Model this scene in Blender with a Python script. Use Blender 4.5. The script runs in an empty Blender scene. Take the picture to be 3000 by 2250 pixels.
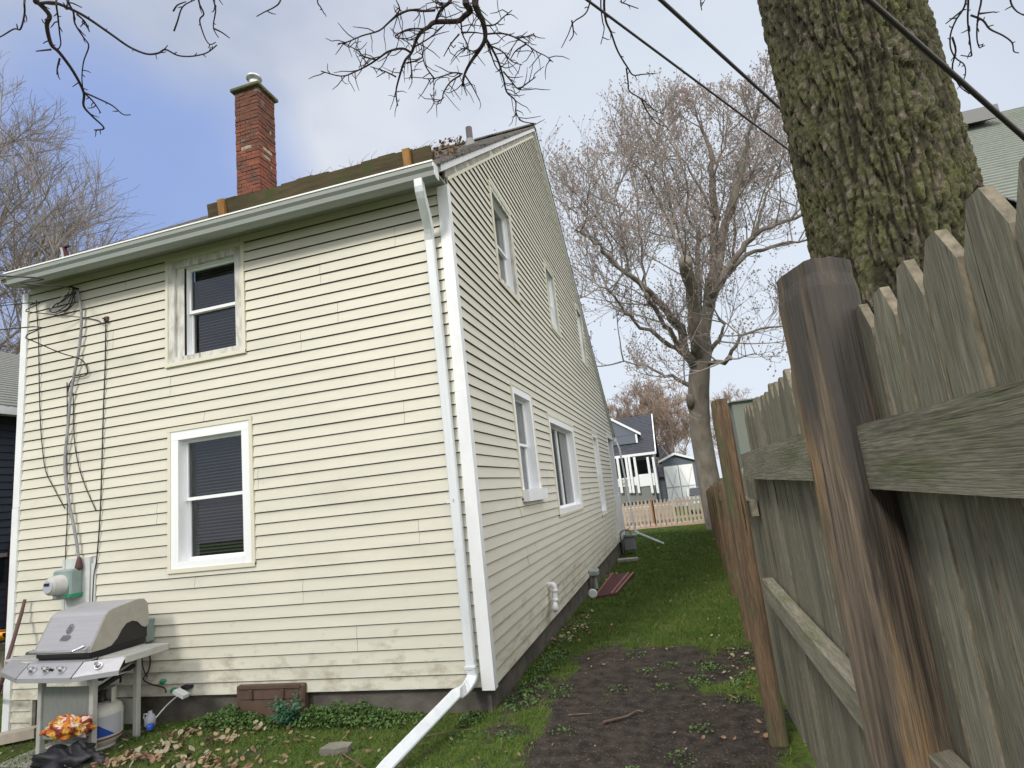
import bpy, math, random
from mathutils import Vector, Matrix, noise
R_ = math.radians
random.seed(7)
C = bpy.context.scene.collection
SC = bpy.context.scene

# ------------------------------------------------ camera, sun, sky, exposure
F_PX = 1719.47; YAW, PIT, ROL = 0.249950588, 0.185841009, -0.110097366
CAM = Vector((1.5972, -4.6373, 1.4297))
cd = bpy.data.cameras.new('camera'); cam = bpy.data.objects.new('camera', cd); C.objects.link(cam)
RM = Matrix.Rotation(YAW, 3, 'Z') @ Matrix.Rotation(math.pi/2 + PIT, 3, 'X') @ Matrix.Rotation(ROL, 3, 'Z')
cam.matrix_world = Matrix.Translation(CAM) @ RM.to_4x4()
cd.sensor_width = 36; cd.lens = 36*F_PX/3000; cd.clip_start = .05; cd.clip_end = 600
SC.camera = cam

def ray(u, v):
    return RM @ Vector(((u-1500)/F_PX, -(v-1125)/F_PX, -1.0))
def at(ax, val, u, v):
    "world point seen at photo pixel (u, v) on the plane ax = val"
    d = ray(u, v); i = 'xyz'.index(ax)
    return CAM + d*((val-CAM[i])/d[i])
def dep(u, v, t): return CAM + ray(u, v)*t

SUN = Vector((.24, .75, -.62)).normalized()
sl = bpy.data.lights.new('sun', 'SUN'); sl.energy = 2.6; sl.angle = R_(11); sl.color = (1.0, .94, .84)
so = bpy.data.objects.new('sun', sl); C.objects.link(so)
so.rotation_euler = SUN.to_track_quat('-Z', 'Y').to_euler()
EXPO = 0.0
SC.view_settings.view_transform = 'Standard'; SC.view_settings.look = 'None'
SC.view_settings.exposure = EXPO; SC.view_settings.gamma = 1

w = bpy.data.worlds.new('World'); SC.world = w; w.use_nodes = True
nt = w.node_tree; N = nt.nodes; L = nt.links
for n in list(N): N.remove(n)
def nd(nt, t, **k):
    n = nt.nodes.new(t)
    for a, b in k.items():
        if a in n.inputs.keys(): n.inputs[a].default_value = b
        else: setattr(n, a, b)
    return n
out = nd(nt, 'ShaderNodeOutputWorld'); bg = nd(nt, 'ShaderNodeBackground', Strength=.1)
sky = nd(nt, 'ShaderNodeTexSky', sky_type='NISHITA', sun_disc=False, sun_elevation=math.asin(-SUN.z), sun_rotation=math.atan2(-SUN.x, -SUN.y))
tc = nd(nt, 'ShaderNodeTexCoord')
def wmath(op, a, b=None, c=None, clamp=False):
    n = nd(nt, 'ShaderNodeMath', operation=op, use_clamp=clamp)
    for i, x in enumerate((a, b, c)):
        if x is None: continue
        if isinstance(x, (int, float)): n.inputs[i].default_value = x
        else: L.new(x, n.inputs[i])
    return n.outputs[0]
def wdot(d):
    n = nd(nt, 'ShaderNodeVectorMath', operation='DOT_PRODUCT'); L.new(tc.outputs['Generated'], n.inputs[0])
    n.inputs[1].default_value = Vector(d).normalized(); return n.outputs['Value']
def wnoise(scale, det, off, dist=0.0):
    m = nd(nt, 'ShaderNodeMapping'); m.inputs['Location'].default_value = off; m.inputs['Scale'].default_value = (1, 1, 1.7)
    L.new(tc.outputs['Generated'], m.inputs[0])
    n = nd(nt, 'ShaderNodeTexNoise', Scale=scale, Detail=det, Distortion=dist); n.inputs['Roughness'].default_value = .45
    L.new(m.outputs[0], n.inputs['Vector']); return n.outputs['Fac']
def wmix(f, a, b):
    n = nd(nt, 'ShaderNodeMix', data_type='RGBA')
    for s, x in ((0, f), (6, a), (7, b)):
        if isinstance(x, (tuple, float)): n.inputs[s].default_value = x
        else: L.new(x, n.inputs[s])
    return n.outputs[2]
def col(r, g, b): return (r, g, b, 1)
n1 = wnoise(1.9, 4, (3.1, .4, 1.0), .6); n2 = wnoise(4.0, 5, (0, 2, 5), .3)
f1 = wmath('MULTIPLY_ADD', wmath('ADD', wmath('MULTIPLY', n1, .65), wmath('MULTIPLY', n2, .35)), 5.2, -2.15, True)
cloud = wmix(f1, col(4.9, 5.5, 7.0), col(7.7, 8.1, 8.9))
br = wmath('MULTIPLY_ADD', wdot(ray(2150, 900)), 5.0, -3.85, True)      # thinner, brighter cloud low in the east
cloud = wmix(br, cloud, col(7.9, 8.6, 9.6))
blue = wmath('MULTIPLY_ADD', wmath('ADD', wdot(ray(400, 640)), wmath('MULTIPLY', wmath('SUBTRACT', n2, .5), .05)), 38, -36.6, True)
cloud = wmix(wmath('MULTIPLY', blue, .85), cloud, col(2.9, 4.2, 8.0))
sep = nd(nt, 'ShaderNodeSeparateXYZ'); L.new(tc.outputs['Generated'], sep.inputs[0])
zen = wmath('MULTIPLY_ADD', sep.outputs['Z'], 5.0, -3.6, True)            # overcast brightest overhead, raised further out of view as added fill
cloud = wmix(zen, cloud, col(23.0, 23.4, 24.0))
east = wmath('MULTIPLY_ADD', wdot((.87, -.30, .42)), 2.2, -1.05, True)   # bright lobe added out of view to fill the shaded gable wall
cloud = wmix(east, cloud, col(26.0, 25.4, 24.4))
fin = wmix(.93, sky.outputs[0], cloud)
L.new(fin, bg.inputs['Color']); L.new(bg.outputs[0], out.inputs[0])

# ------------------------------------------------ materials
M = {}
def mat(name, c, rough=.6, c2=None, sc=(6, 6, 6), det=5, lo=.35, hi=.65, c3=None, sc3=(2, 2, 2), lo3=.52, hi3=.62, bump=0, bsc=None, spec=.4, metal=0, vary=0, hue=0, dist=0.0, coat=0, fine=None, crack=None, cthr=(.60, .66)):
    m = bpy.data.materials.new(name); m.use_nodes = True; t = m.node_tree; ns = t.nodes; lk = t.links
    p = ns['Principled BSDF']; p.inputs['Roughness'].default_value = rough; p.inputs['Metallic'].default_value = metal
    p.inputs['Specular IOR Level'].default_value = spec; p.inputs['Coat Weight'].default_value = coat
    tcn = ns.new('ShaderNodeTexCoord'); src = tcn.outputs['Object']
    if vary or hue:
        oi = ns.new('ShaderNodeObjectInfo'); ad = ns.new('ShaderNodeVectorMath'); ad.operation = 'ADD'
        mu = ns.new('ShaderNodeMath'); mu.operation = 'MULTIPLY'; mu.inputs[1].default_value = 37.0
        lk.new(oi.outputs['Random'], mu.inputs[0]); lk.new(src, ad.inputs[0]); lk.new(mu.outputs[0], ad.inputs[1]); src = ad.outputs[0]
    def nz(s, d, dd=0.0):
        mp = ns.new('ShaderNodeMapping'); mp.inputs['Scale'].default_value = s; lk.new(src, mp.inputs[0])
        n = ns.new('ShaderNodeTexNoise'); n.inputs['Scale'].default_value = 1; n.inputs['Detail'].default_value = d; n.inputs['Distortion'].default_value = dd
        n.inputs['Roughness'].default_value = .6
        lk.new(mp.outputs[0], n.inputs['Vector']); return n.outputs['Fac']
    def rng(f, a, b):
        r = ns.new('ShaderNodeMapRange'); r.inputs[1].default_value = a; r.inputs[2].default_value = b; lk.new(f, r.inputs[0]); return r.outputs[0]
    def mixc(f, a, b, mode='MIX'):
        x = ns.new('ShaderNodeMix'); x.data_type = 'RGBA'; x.blend_type = mode
        for s, q in ((0, f), (6, a), (7, b)):
            if isinstance(q, (tuple, float)): x.inputs[s].default_value = q
            else: lk.new(q, x.inputs[s])
        return x.outputs[2]
    c = tuple(c)+(1,); cur = c
    f = None
    if c2:
        f = nz(sc, det, dist); cur = mixc(rng(f, lo, hi), c, tuple(c2)+(1,))
    if c3:
        g = nz(sc3, 5); cur = mixc(rng(g, lo3, hi3), cur, tuple(c3)+(1,))
    if vary:
        r = ns.new('ShaderNodeMapRange'); r.inputs[3].default_value = 1-vary; r.inputs[4].default_value = 1+vary; lk.new(oi.outputs['Random'], r.inputs[0])
        h = ns.new('ShaderNodeHueSaturation'); lk.new(r.outputs[0], h.inputs['Value'])
        if isinstance(cur, tuple): h.inputs['Color'].default_value = cur
        else: lk.new(cur, h.inputs['Color'])
        cur = h.outputs[0]
    if fine:
        r = ns.new('ShaderNodeMapRange'); r.inputs[1].default_value = .3; r.inputs[2].default_value = .7; r.inputs[3].default_value = .62; r.inputs[4].default_value = 1.3; lk.new(nz(fine, 3), r.inputs[0])
        h = ns.new('ShaderNodeHueSaturation'); lk.new(r.outputs[0], h.inputs['Value'])
        if isinstance(cur, tuple): h.inputs['Color'].default_value = cur
        else: lk.new(cur, h.inputs['Color'])
        cur = h.outputs[0]
    if crack:
        ck = rng(nz(crack, 4, .3), *cthr); cur = mixc(ck, cur, (.014, .011, .009, 1))
    if isinstance(cur, tuple): p.inputs['Base Color'].default_value = cur
    else: lk.new(cur, p.inputs['Base Color'])
    if bump:
        b = ns.new('ShaderNodeBump'); b.inputs['Strength'].default_value = 1; b.inputs['Distance'].default_value = bump
        fb = nz(bsc or sc, 6, dist); lk.new(fb, b.inputs['Height']); lk.new(b.outputs[0], p.inputs['Normal'])
    m['n'] = name; M[name] = m; return m
mat('siding', (.675, .655, .555), .5, c2=(.605, .59, .505), sc=(1.2, 1.2, 7), lo=.3, hi=.75, c3=(.53, .51, .43), sc3=(.7, .7, 2.5), lo3=.56, hi3=.8, bump=.0012, bsc=(3, 3, 30), spec=.35)
mat('lap_shade_seam', (.115, .09, .065), .9, c2=(.07, .055, .045), sc=(4, 4, 4))  # shadow under the laps put into the colour; also draws the seams
mat('white_trim', (.80, .82, .84), .45, c2=(.70, .72, .74), sc=(5, 5, 3), lo=.45, hi=.8)
mat('white_vinyl', (.86, .88, .90), .35)
mat('weathered_white', (.66, .66, .62), .8, c2=(.40, .39, .35), sc=(14, 14, 5), lo=.42, hi=.66, c3=(.22, .17, .12), sc3=(18, 18, 3), lo3=.62, hi3=.72, bump=.002)
mat('weathered_board', (.42, .40, .36), .85, c2=(.27, .25, .22), sc=(14, 5, 14), lo=.35, hi=.65, c3=(.60, .60, .57), sc3=(4, 3, 4), lo3=.55, hi3=.62, bump=.003)
mat('cream_trim', (.70, .67, .55), .5)
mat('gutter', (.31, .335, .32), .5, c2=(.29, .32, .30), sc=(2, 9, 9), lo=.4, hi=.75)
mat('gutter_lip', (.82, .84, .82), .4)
mat('soffit', (.36, .38, .34), .7, c2=(.25, .26, .23), sc=(1.5, 8, 8), lo=.5, hi=.75)
mat('downspout', (.72, .76, .79), .4, c2=(.60, .64, .66), sc=(12, 12, 1.5), lo=.45, hi=.75, c3=(.40, .41, .40), sc3=(6, 6, 4), lo3=.66, hi3=.76)
mat('shingle', (.10, .095, .095), .95, c2=(.19, .175, .16), sc=(45, 45, 45), lo=.35, hi=.65, c3=(.055, .055, .055), sc3=(5, 5, 5), bump=.004)
mat('concrete', (.155, .14, .12), .9, c2=(.09, .08, .07), sc=(5, 5, 9), c3=(.07, .065, .055), sc3=(2, 2, 3), lo3=.5, hi3=.66, bump=.006, bsc=(30, 30, 30))
mat('slab', (.34, .32, .29), .9, c2=(.22, .21, .19), sc=(9, 9, 9), bump=.004, bsc=(40, 40, 40))
mat('brick', (.135, .048, .032), .9, c2=(.23, .078, .045), sc=(9, 9, 14), lo=.35, hi=.65, c3=(.10, .05, .04), sc3=(4, 4, 4), lo3=.5, hi3=.62, bump=.006, bsc=(40, 40, 40), vary=.1)
mat('brick_dark', (.085, .045, .035), .95, c2=(.17, .065, .04), sc=(9, 9, 14), c3=(.16, .15, .12), sc3=(6, 6, 6), lo3=.6, hi3=.7, bump=.006, bsc=(40, 40, 40))
mat('mortar', (.42, .36, .27), .95, c2=(.18, .13, .09), sc=(12, 12, 12))
mat('moss_cap', (.11, .12, .05), .95, c2=(.055, .065, .025), sc=(14, 14, 14), c3=(.20, .19, .15), sc3=(7, 7, 7), bump=.01)
mat('galv', (.55, .57, .58), .35, metal=.6)
mat('dark_metal', (.05, .042, .042), .6, c2=(.08, .065, .06), sc=(9, 9, 9))
mat('boot', (.20, .20, .20), .6)
mat('plank', (.055, .042, .022), .9, c2=(.095, .075, .038), sc=(3, 22, 22), c3=(.055, .065, .022), sc3=(5, 5, 5), bump=.004)
mat('cleat', (.38, .20, .06), .75, c2=(.25, .12, .035), sc=(12, 12, 4))
mat('debris', (.16, .11, .075), .9, c2=(.30, .20, .12), sc=(20, 20, 20), vary=.2)
mat('screen_dark', (.018, .018, .02), .5)
mat('interior', (.035, .035, .038), .9)
mat('curtain', (.34, .34, .35), .9, c2=(.14, .14, .15), sc=(30, 30, .6), lo=.4, hi=.6)
mat('blind', (.26, .27, .26), .6)
mat('black_cable', (.035, .03, .03), .55)
mat('grey_cable', (.22, .22, .24), .6, c2=(.32, .32, .34), sc=(9, 9, 9))
mat('white_cable', (.7, .7, .68), .6)
mat('grey_board', (.62, .64, .63), .7, c2=(.50, .52, .52), sc=(5, 5, 5))
mat('meter_box', (.27, .345, .33), .45, c2=(.22, .29, .28), sc=(8, 8, 8))
mat('green_plastic', (.03, .25, .13), .5)
mat('brown_boot', (.10, .05, .045), .7)
mat('brown_hatch', (.125, .08, .058), .55, c2=(.095, .06, .045), sc=(12, 12, 6))
mat('pvc', (.82, .83, .84), .3)
mat('maroon', (.085, .018, .022), .7, c2=(.055, .014, .018), sc=(9, 30, 9))
mat('maroon_edge', (.27, .14, .12), .8)
mat('gas_grey', (.20, .215, .22), .5)
mat('steel', (.40, .40, .43), .45, c2=(.36, .36, .39), sc=(3, 60, 60), metal=.25)
mat('steel_side', (.36, .34, .30), .5, c2=(.32, .30, .265), sc=(20, 20, 20))
mat('chrome', (.62, .62, .64), .18, metal=.9)
mat('black_iron', (.018, .018, .018), .6)
mat('grill_grey', (.46, .46, .44), .55, c2=(.40, .40, .385), sc=(10, 10, 10))
mat('grill_door', (.23, .245, .235), .6, c2=(.20, .215, .205), sc=(40, 40, 9))
mat('tank_white', (.62, .62, .58), .4, c2=(.52, .52, .48), sc=(8, 8, 8))
mat('rust', (.16, .07, .03), .9)
mat('label_blue', (.015, .06, .32), .5)
mat('label_grey', (.42, .44, .50), .5)
mat('bag_orange', (.50, .13, .02), .5, c2=(.55, .33, .04), sc=(16, 16, 16), lo=.45, hi=.55, c3=(.16, .015, .01), sc3=(14, 14, 14), lo3=.5, hi3=.56)
mat('bag_white', (.55, .50, .50), .5, c2=(.70, .45, .38), sc=(14, 14, 14))
mat('blue_plastic', (.02, .07, .42), .4)
mat('white_plastic', (.72, .74, .74), .4)
mat('black_plastic', (.02, .02, .025), .5)
mat('stick', (.11, .07, .05), .9, c2=(.18, .13, .10), sc=(20, 20, 20), bump=.004)
mat('handle_wood', (.11, .06, .055), .7)
mat('stone', (.25, .235, .20), .9, c2=(.18, .17, .14), sc=(9, 9, 9), bump=.006, bsc=(30, 30, 30))
mat('picket', (.26, .245, .185), .9, c2=(.13, .12, .092), sc=(38, 38, 2.2), lo=.3, hi=.7, c3=(.115, .115, .068), sc3=(6, 6, 2.0), lo3=.54, hi3=.72, bump=.004, bsc=(120, 120, 5), vary=.25, fine=(240, 240, 16), crack=(60, 60, 1.6), cthr=(.68, .72))
mat('picket_edge', (.21, .18, .13), .9, c2=(.10, .088, .062), sc=(50, 50, 30), vary=.1)
mat('rail', (.28, .26, .20), .9, c2=(.15, .14, .105), sc=(40, 2.2, 26), lo=.3, hi=.7, c3=(.12, .135, .06), sc3=(4, 2, 8), lo3=.52, hi3=.7, bump=.004, bsc=(90, 4, 130), vary=.12, dist=.4, fine=(200, 14, 260), crack=(50, 1.3, 70), cthr=(.68, .72))
mat('post_near', (.20, .155, .112), .9, c2=(.045, .037, .031), sc=(17, 17, 1.1), lo=.40, hi=.60, c3=(.27, .18, .095), sc3=(10, 10, .8), lo3=.52, hi3=.62, bump=.010, bsc=(90, 90, 2.6), dist=.5, fine=(230, 230, 9), crack=(42, 42, 1.1), cthr=(.62, .66))
mat('post_far', (.19, .125, .075), .9, c2=(.09, .062, .042), sc=(26, 26, 1.3), c3=(.10, .10, .05), sc3=(8, 8, 2), bump=.006, bsc=(80, 80, 3), dist=.5, fine=(230, 230, 12), crack=(50, 50, 1.3), cthr=(.63, .67))
mat('bark_moss', (.060, .056, .030), .95, c2=(.105, .108, .042), sc=(7, 7, 4), lo=.36, hi=.64, c3=(.15, .125, .095), sc3=(26, 26, 12), lo3=.53, hi3=.62, bump=.010, bsc=(85, 85, 45), fine=(150, 150, 70))
mat('twig_dark', (.035, .022, .024), .9, c2=(.075, .055, .05), sc=(12, 12, 12))
mat('bark_grey', (.25, .225, .19), .95, c2=(.14, .12, .10), sc=(6, 6, 2), lo=.35, hi=.65, c3=(.24, .20, .16), sc3=(2, 2, 1), bump=.02)
mat('twig_grey', (.25, .22, .195), .9, c2=(.31, .28, .25), sc=(1, 1, 1))
mat('bud', (.30, .22, .20), .9, c2=(.34, .27, .245), sc=(1, 1, 1))
mat('twig_left', (.21, .18, .16), .9, c2=(.27, .24, .22), sc=(1, 1, 1))
mat('brush', (.30, .225, .18), .9, c2=(.22, .165, .13), sc=(1, 1, 1))
mat('dark_siding', (.032, .040, .062), .6, c2=(.04, .05, .075), sc=(3, 3, 3))
mat('grey_shingle', (.16, .165, .155), .95, c2=(.21, .215, .20), sc=(9, 30, 30), bump=.01)
mat('green_shingle', (.15, .17, .145), .95, c2=(.19, .205, .18), sc=(9, 18, 18))
mat('slate_siding', (.115, .135, .17), .7, c2=(.13, .15, .185), sc=(1, 1, 8))
mat('slate_shingle', (.035, .038, .05), .95, c2=(.06, .065, .08), sc=(5, 5, 5))
mat('dark_glass', (.012, .015, .017), .1)
mat('fence_tan', (.47, .41, .34), .9, c2=(.38, .33, .28), sc=(9, 9, 3), vary=.1)
mat('fence_orange', (.30, .15, .055), .9)
mat('chips', (.25, .15, .10), .95, c2=(.34, .23, .17), sc=(9, 9, 9))
mat('car_paint', (.30, .36, .35), .25, spec=.6, coat=.5)
mat('tyre', (.02, .02, .02), .9)
mat('kayak', (.75, .30, .01), .4)
mat('grass', (.062, .118, .014), .7, c2=(.11, .165, .030), sc=(3, 3, 3), lo=.35, hi=.65, c3=(.15, .14, .06), sc3=(9, 9, 9), lo3=.55, hi3=.68)
mat('weed', (.045, .10, .020), .6, c2=(.095, .165, .040), sc=(14, 14, 14))
mat('weed_blue', (.035, .11, .06), .55, c2=(.06, .16, .085), sc=(14, 14, 14))
mat('leaf', (.20, .12, .065), .85, c2=(.34, .25, .15), sc=(6, 6, 6), lo=.4, hi=.6, c3=(.16, .08, .05), sc3=(5, 5, 5))
mat('leaf_pale', (.33, .29, .21), .85)

# glass: reflecting sheet one can see the blinds through
g = bpy.data.materials.new('window_glass'); g.use_nodes = True; t = g.node_tree
for n in list(t.nodes): t.nodes.remove(n)
o_ = t.nodes.new('ShaderNodeOutputMaterial'); mx = t.nodes.new('ShaderNodeMixShader'); lw = t.nodes.new('ShaderNodeLayerWeight'); lw.inputs[0].default_value = .5; pw_ = t.nodes.new('ShaderNodeMath'); pw_.operation = 'POWER'; pw_.inputs[1].default_value = 3.2; t.links.new(lw.outputs['Facing'], pw_.inputs[0]); fr = t.nodes.new('ShaderNodeMath'); fr.operation = 'MULTIPLY_ADD'; fr.inputs[1].default_value = .75; fr.inputs[2].default_value = .075; t.links.new(pw_.outputs[0], fr.inputs[0])
tr = t.nodes.new('ShaderNodeBsdfTransparent'); tr.inputs[0].default_value = (.60, .62, .63, 1); gl = t.nodes.new('ShaderNodeBsdfGlossy'); gl.inputs['Roughness'].default_value = .015
t.links.new(fr.outputs[0], mx.inputs[0]); t.links.new(tr.outputs[0], mx.inputs[1]); t.links.new(gl.outputs[0], mx.inputs[2]); t.links.new(mx.outputs[0], o_.inputs[0]); M['glass'] = g

def post_top():
    m = M['post_near']; t = m.node_tree; p = t.nodes['Principled BSDF']; lk = p.inputs['Base Color'].links[0].from_socket; ns = t.nodes; L2 = t.links
    tcn = ns.new('ShaderNodeTexCoord'); sp = ns.new('ShaderNodeSeparateXYZ'); L2.new(tcn.outputs['Object'], sp.inputs[0])
    mp = ns.new('ShaderNodeMapping'); mp.inputs['Scale'].default_value = (14, 14, 1.6); L2.new(tcn.outputs['Object'], mp.inputs[0])
    n = ns.new('ShaderNodeTexNoise'); n.inputs['Scale'].default_value = 1; n.inputs['Detail'].default_value = 6; L2.new(mp.outputs[0], n.inputs['Vector'])
    z = ns.new('ShaderNodeMapRange'); z.inputs[1].default_value = 1.35; z.inputs[2].default_value = 2.05; z.inputs[3].default_value = -.10; z.inputs[4].default_value = .24; L2.new(sp.outputs['Z'], z.inputs[0])
    a = ns.new('ShaderNodeMath'); a.operation = 'ADD'; L2.new(n.outputs['Fac'], a.inputs[0]); L2.new(z.outputs[0], a.inputs[1])
    r = ns.new('ShaderNodeMapRange'); r.inputs[1].default_value = .54; r.inputs[2].default_value = .68; r.inputs[4].default_value = .85; L2.new(a.outputs[0], r.inputs[0])
    x = ns.new('ShaderNodeMix'); x.data_type = 'RGBA'; x.inputs[7].default_value = (.062, .057, .055, 1); L2.new(r.outputs[0], x.inputs[0]); L2.new(lk, x.inputs[6]); L2.new(x.outputs[2], p.inputs['Base Color'])
post_top()
def mildew():
    m = M['siding']; t = m.node_tree; p = t.nodes['Principled BSDF']; lk = p.inputs['Base Color'].links[0].from_socket; ns = t.nodes; L2 = t.links
    tcn = ns.new('ShaderNodeTexCoord'); sp = ns.new('ShaderNodeSeparateXYZ'); L2.new(tcn.outputs['Object'], sp.inputs[0])
    mp = ns.new('ShaderNodeMapping'); mp.inputs['Scale'].default_value = (5, 2.2, 9); L2.new(tcn.outputs['Object'], mp.inputs[0])
    n = ns.new('ShaderNodeTexNoise'); n.inputs['Scale'].default_value = 1; n.inputs['Detail'].default_value = 7; n.inputs['Roughness'].default_value = .7; L2.new(mp.outputs[0], n.inputs['Vector'])
    z = ns.new('ShaderNodeMapRange'); z.inputs[1].default_value = .25; z.inputs[2].default_value = 1.0; z.inputs[3].default_value = .16; z.inputs[4].default_value = -.06; L2.new(sp.outputs['Z'], z.inputs[0])
    a = ns.new('ShaderNodeMath'); a.operation = 'ADD'; L2.new(n.outputs['Fac'], a.inputs[0]); L2.new(z.outputs[0], a.inputs[1])
    r = ns.new('ShaderNodeMapRange'); r.inputs[1].default_value = .60; r.inputs[2].default_value = .80; r.inputs[4].default_value = .7; L2.new(a.outputs[0], r.inputs[0])
    x = ns.new('ShaderNodeMix'); x.data_type = 'RGBA'; x.inputs[7].default_value = (.30, .27, .19, 1); L2.new(r.outputs[0], x.inputs[0]); L2.new(lk, x.inputs[6]); L2.new(x.outputs[2], p.inputs['Base Color'])
mildew()
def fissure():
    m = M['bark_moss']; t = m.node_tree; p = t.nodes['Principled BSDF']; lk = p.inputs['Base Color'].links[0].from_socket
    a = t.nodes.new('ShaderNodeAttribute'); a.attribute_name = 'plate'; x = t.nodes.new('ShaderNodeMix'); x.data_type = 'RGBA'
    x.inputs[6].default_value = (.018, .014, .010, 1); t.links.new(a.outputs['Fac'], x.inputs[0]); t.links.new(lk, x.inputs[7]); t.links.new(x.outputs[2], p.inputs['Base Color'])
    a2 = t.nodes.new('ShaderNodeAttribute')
fissure()
# ground: soil, moss and turf by a painted-in coverage attribute
def ground_mat():
    m = bpy.data.materials.new('ground_soil'); m.use_nodes = True; t = m.node_tree; ns = t.nodes; lk = t.links; p = ns['Principled BSDF']
    p.inputs['Roughness'].default_value = .95; p.inputs['Specular IOR Level'].default_value = .2
    tcn = ns.new('ShaderNodeTexCoord')
    def nz(s, d=6):
        n = ns.new('ShaderNodeTexNoise'); n.inputs['Scale'].default_value = s; n.inputs['Detail'].default_value = d; lk.new(tcn.outputs['Object'], n.inputs['Vector']); return n.outputs['Fac']
    def rng(f, a, b):
        r = ns.new('ShaderNodeMapRange'); r.inputs[1].default_value = a; r.inputs[2].default_value = b; lk.new(f, r.inputs[0]); return r.outputs[0]
    def mx(f, a, b):
        x = ns.new('ShaderNodeMix'); x.data_type = 'RGBA'
        for s, q in ((0, f), (6, a), (7, b)):
            if isinstance(q, (tuple, float)): x.inputs[s].default_value = q
            else: lk.new(q, x.inputs[s])
        return x.outputs[2]
    soil = mx(rng(nz(11), .35, .65), (.024, .020, .018, 1), (.060, .048, .040, 1))
    soil = mx(rng(nz(60), .6, .7), soil, (.15, .12, .09, 1))
    turf = mx(rng(nz(14), .35, .65), (.045, .076, .010, 1), (.08, .12, .02, 1))
    turf = mx(rng(nz(70), .58, .68), turf, (.13, .12, .055, 1))
    a = ns.new('ShaderNodeAttribute'); a.attribute_name = 'turf'
    ad = ns.new('ShaderNodeMath'); ad.operation = 'ADD'; sb = ns.new('ShaderNodeMath'); sb.operation = 'MULTIPLY_ADD'; sb.inputs[1].default_value = .9; sb.inputs[2].default_value = -.45
    lk.new(nz(9), sb.inputs[0]); lk.new(a.outputs['Fac'], ad.inputs[0]); lk.new(sb.outputs[0], ad.inputs[1])
    lk.new(mx(rng(ad.outputs[0], .38, .62), soil, turf), p.inputs['Base Color'])
    b = ns.new('ShaderNodeBump'); b.inputs['Distance'].default_value = .018; b.inputs['Strength'].default_value = 1; lk.new(nz(34), b.inputs['Height']); lk.new(b.outputs[0], p.inputs['Normal'])
    M['ground'] = m
ground_mat()

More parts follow.
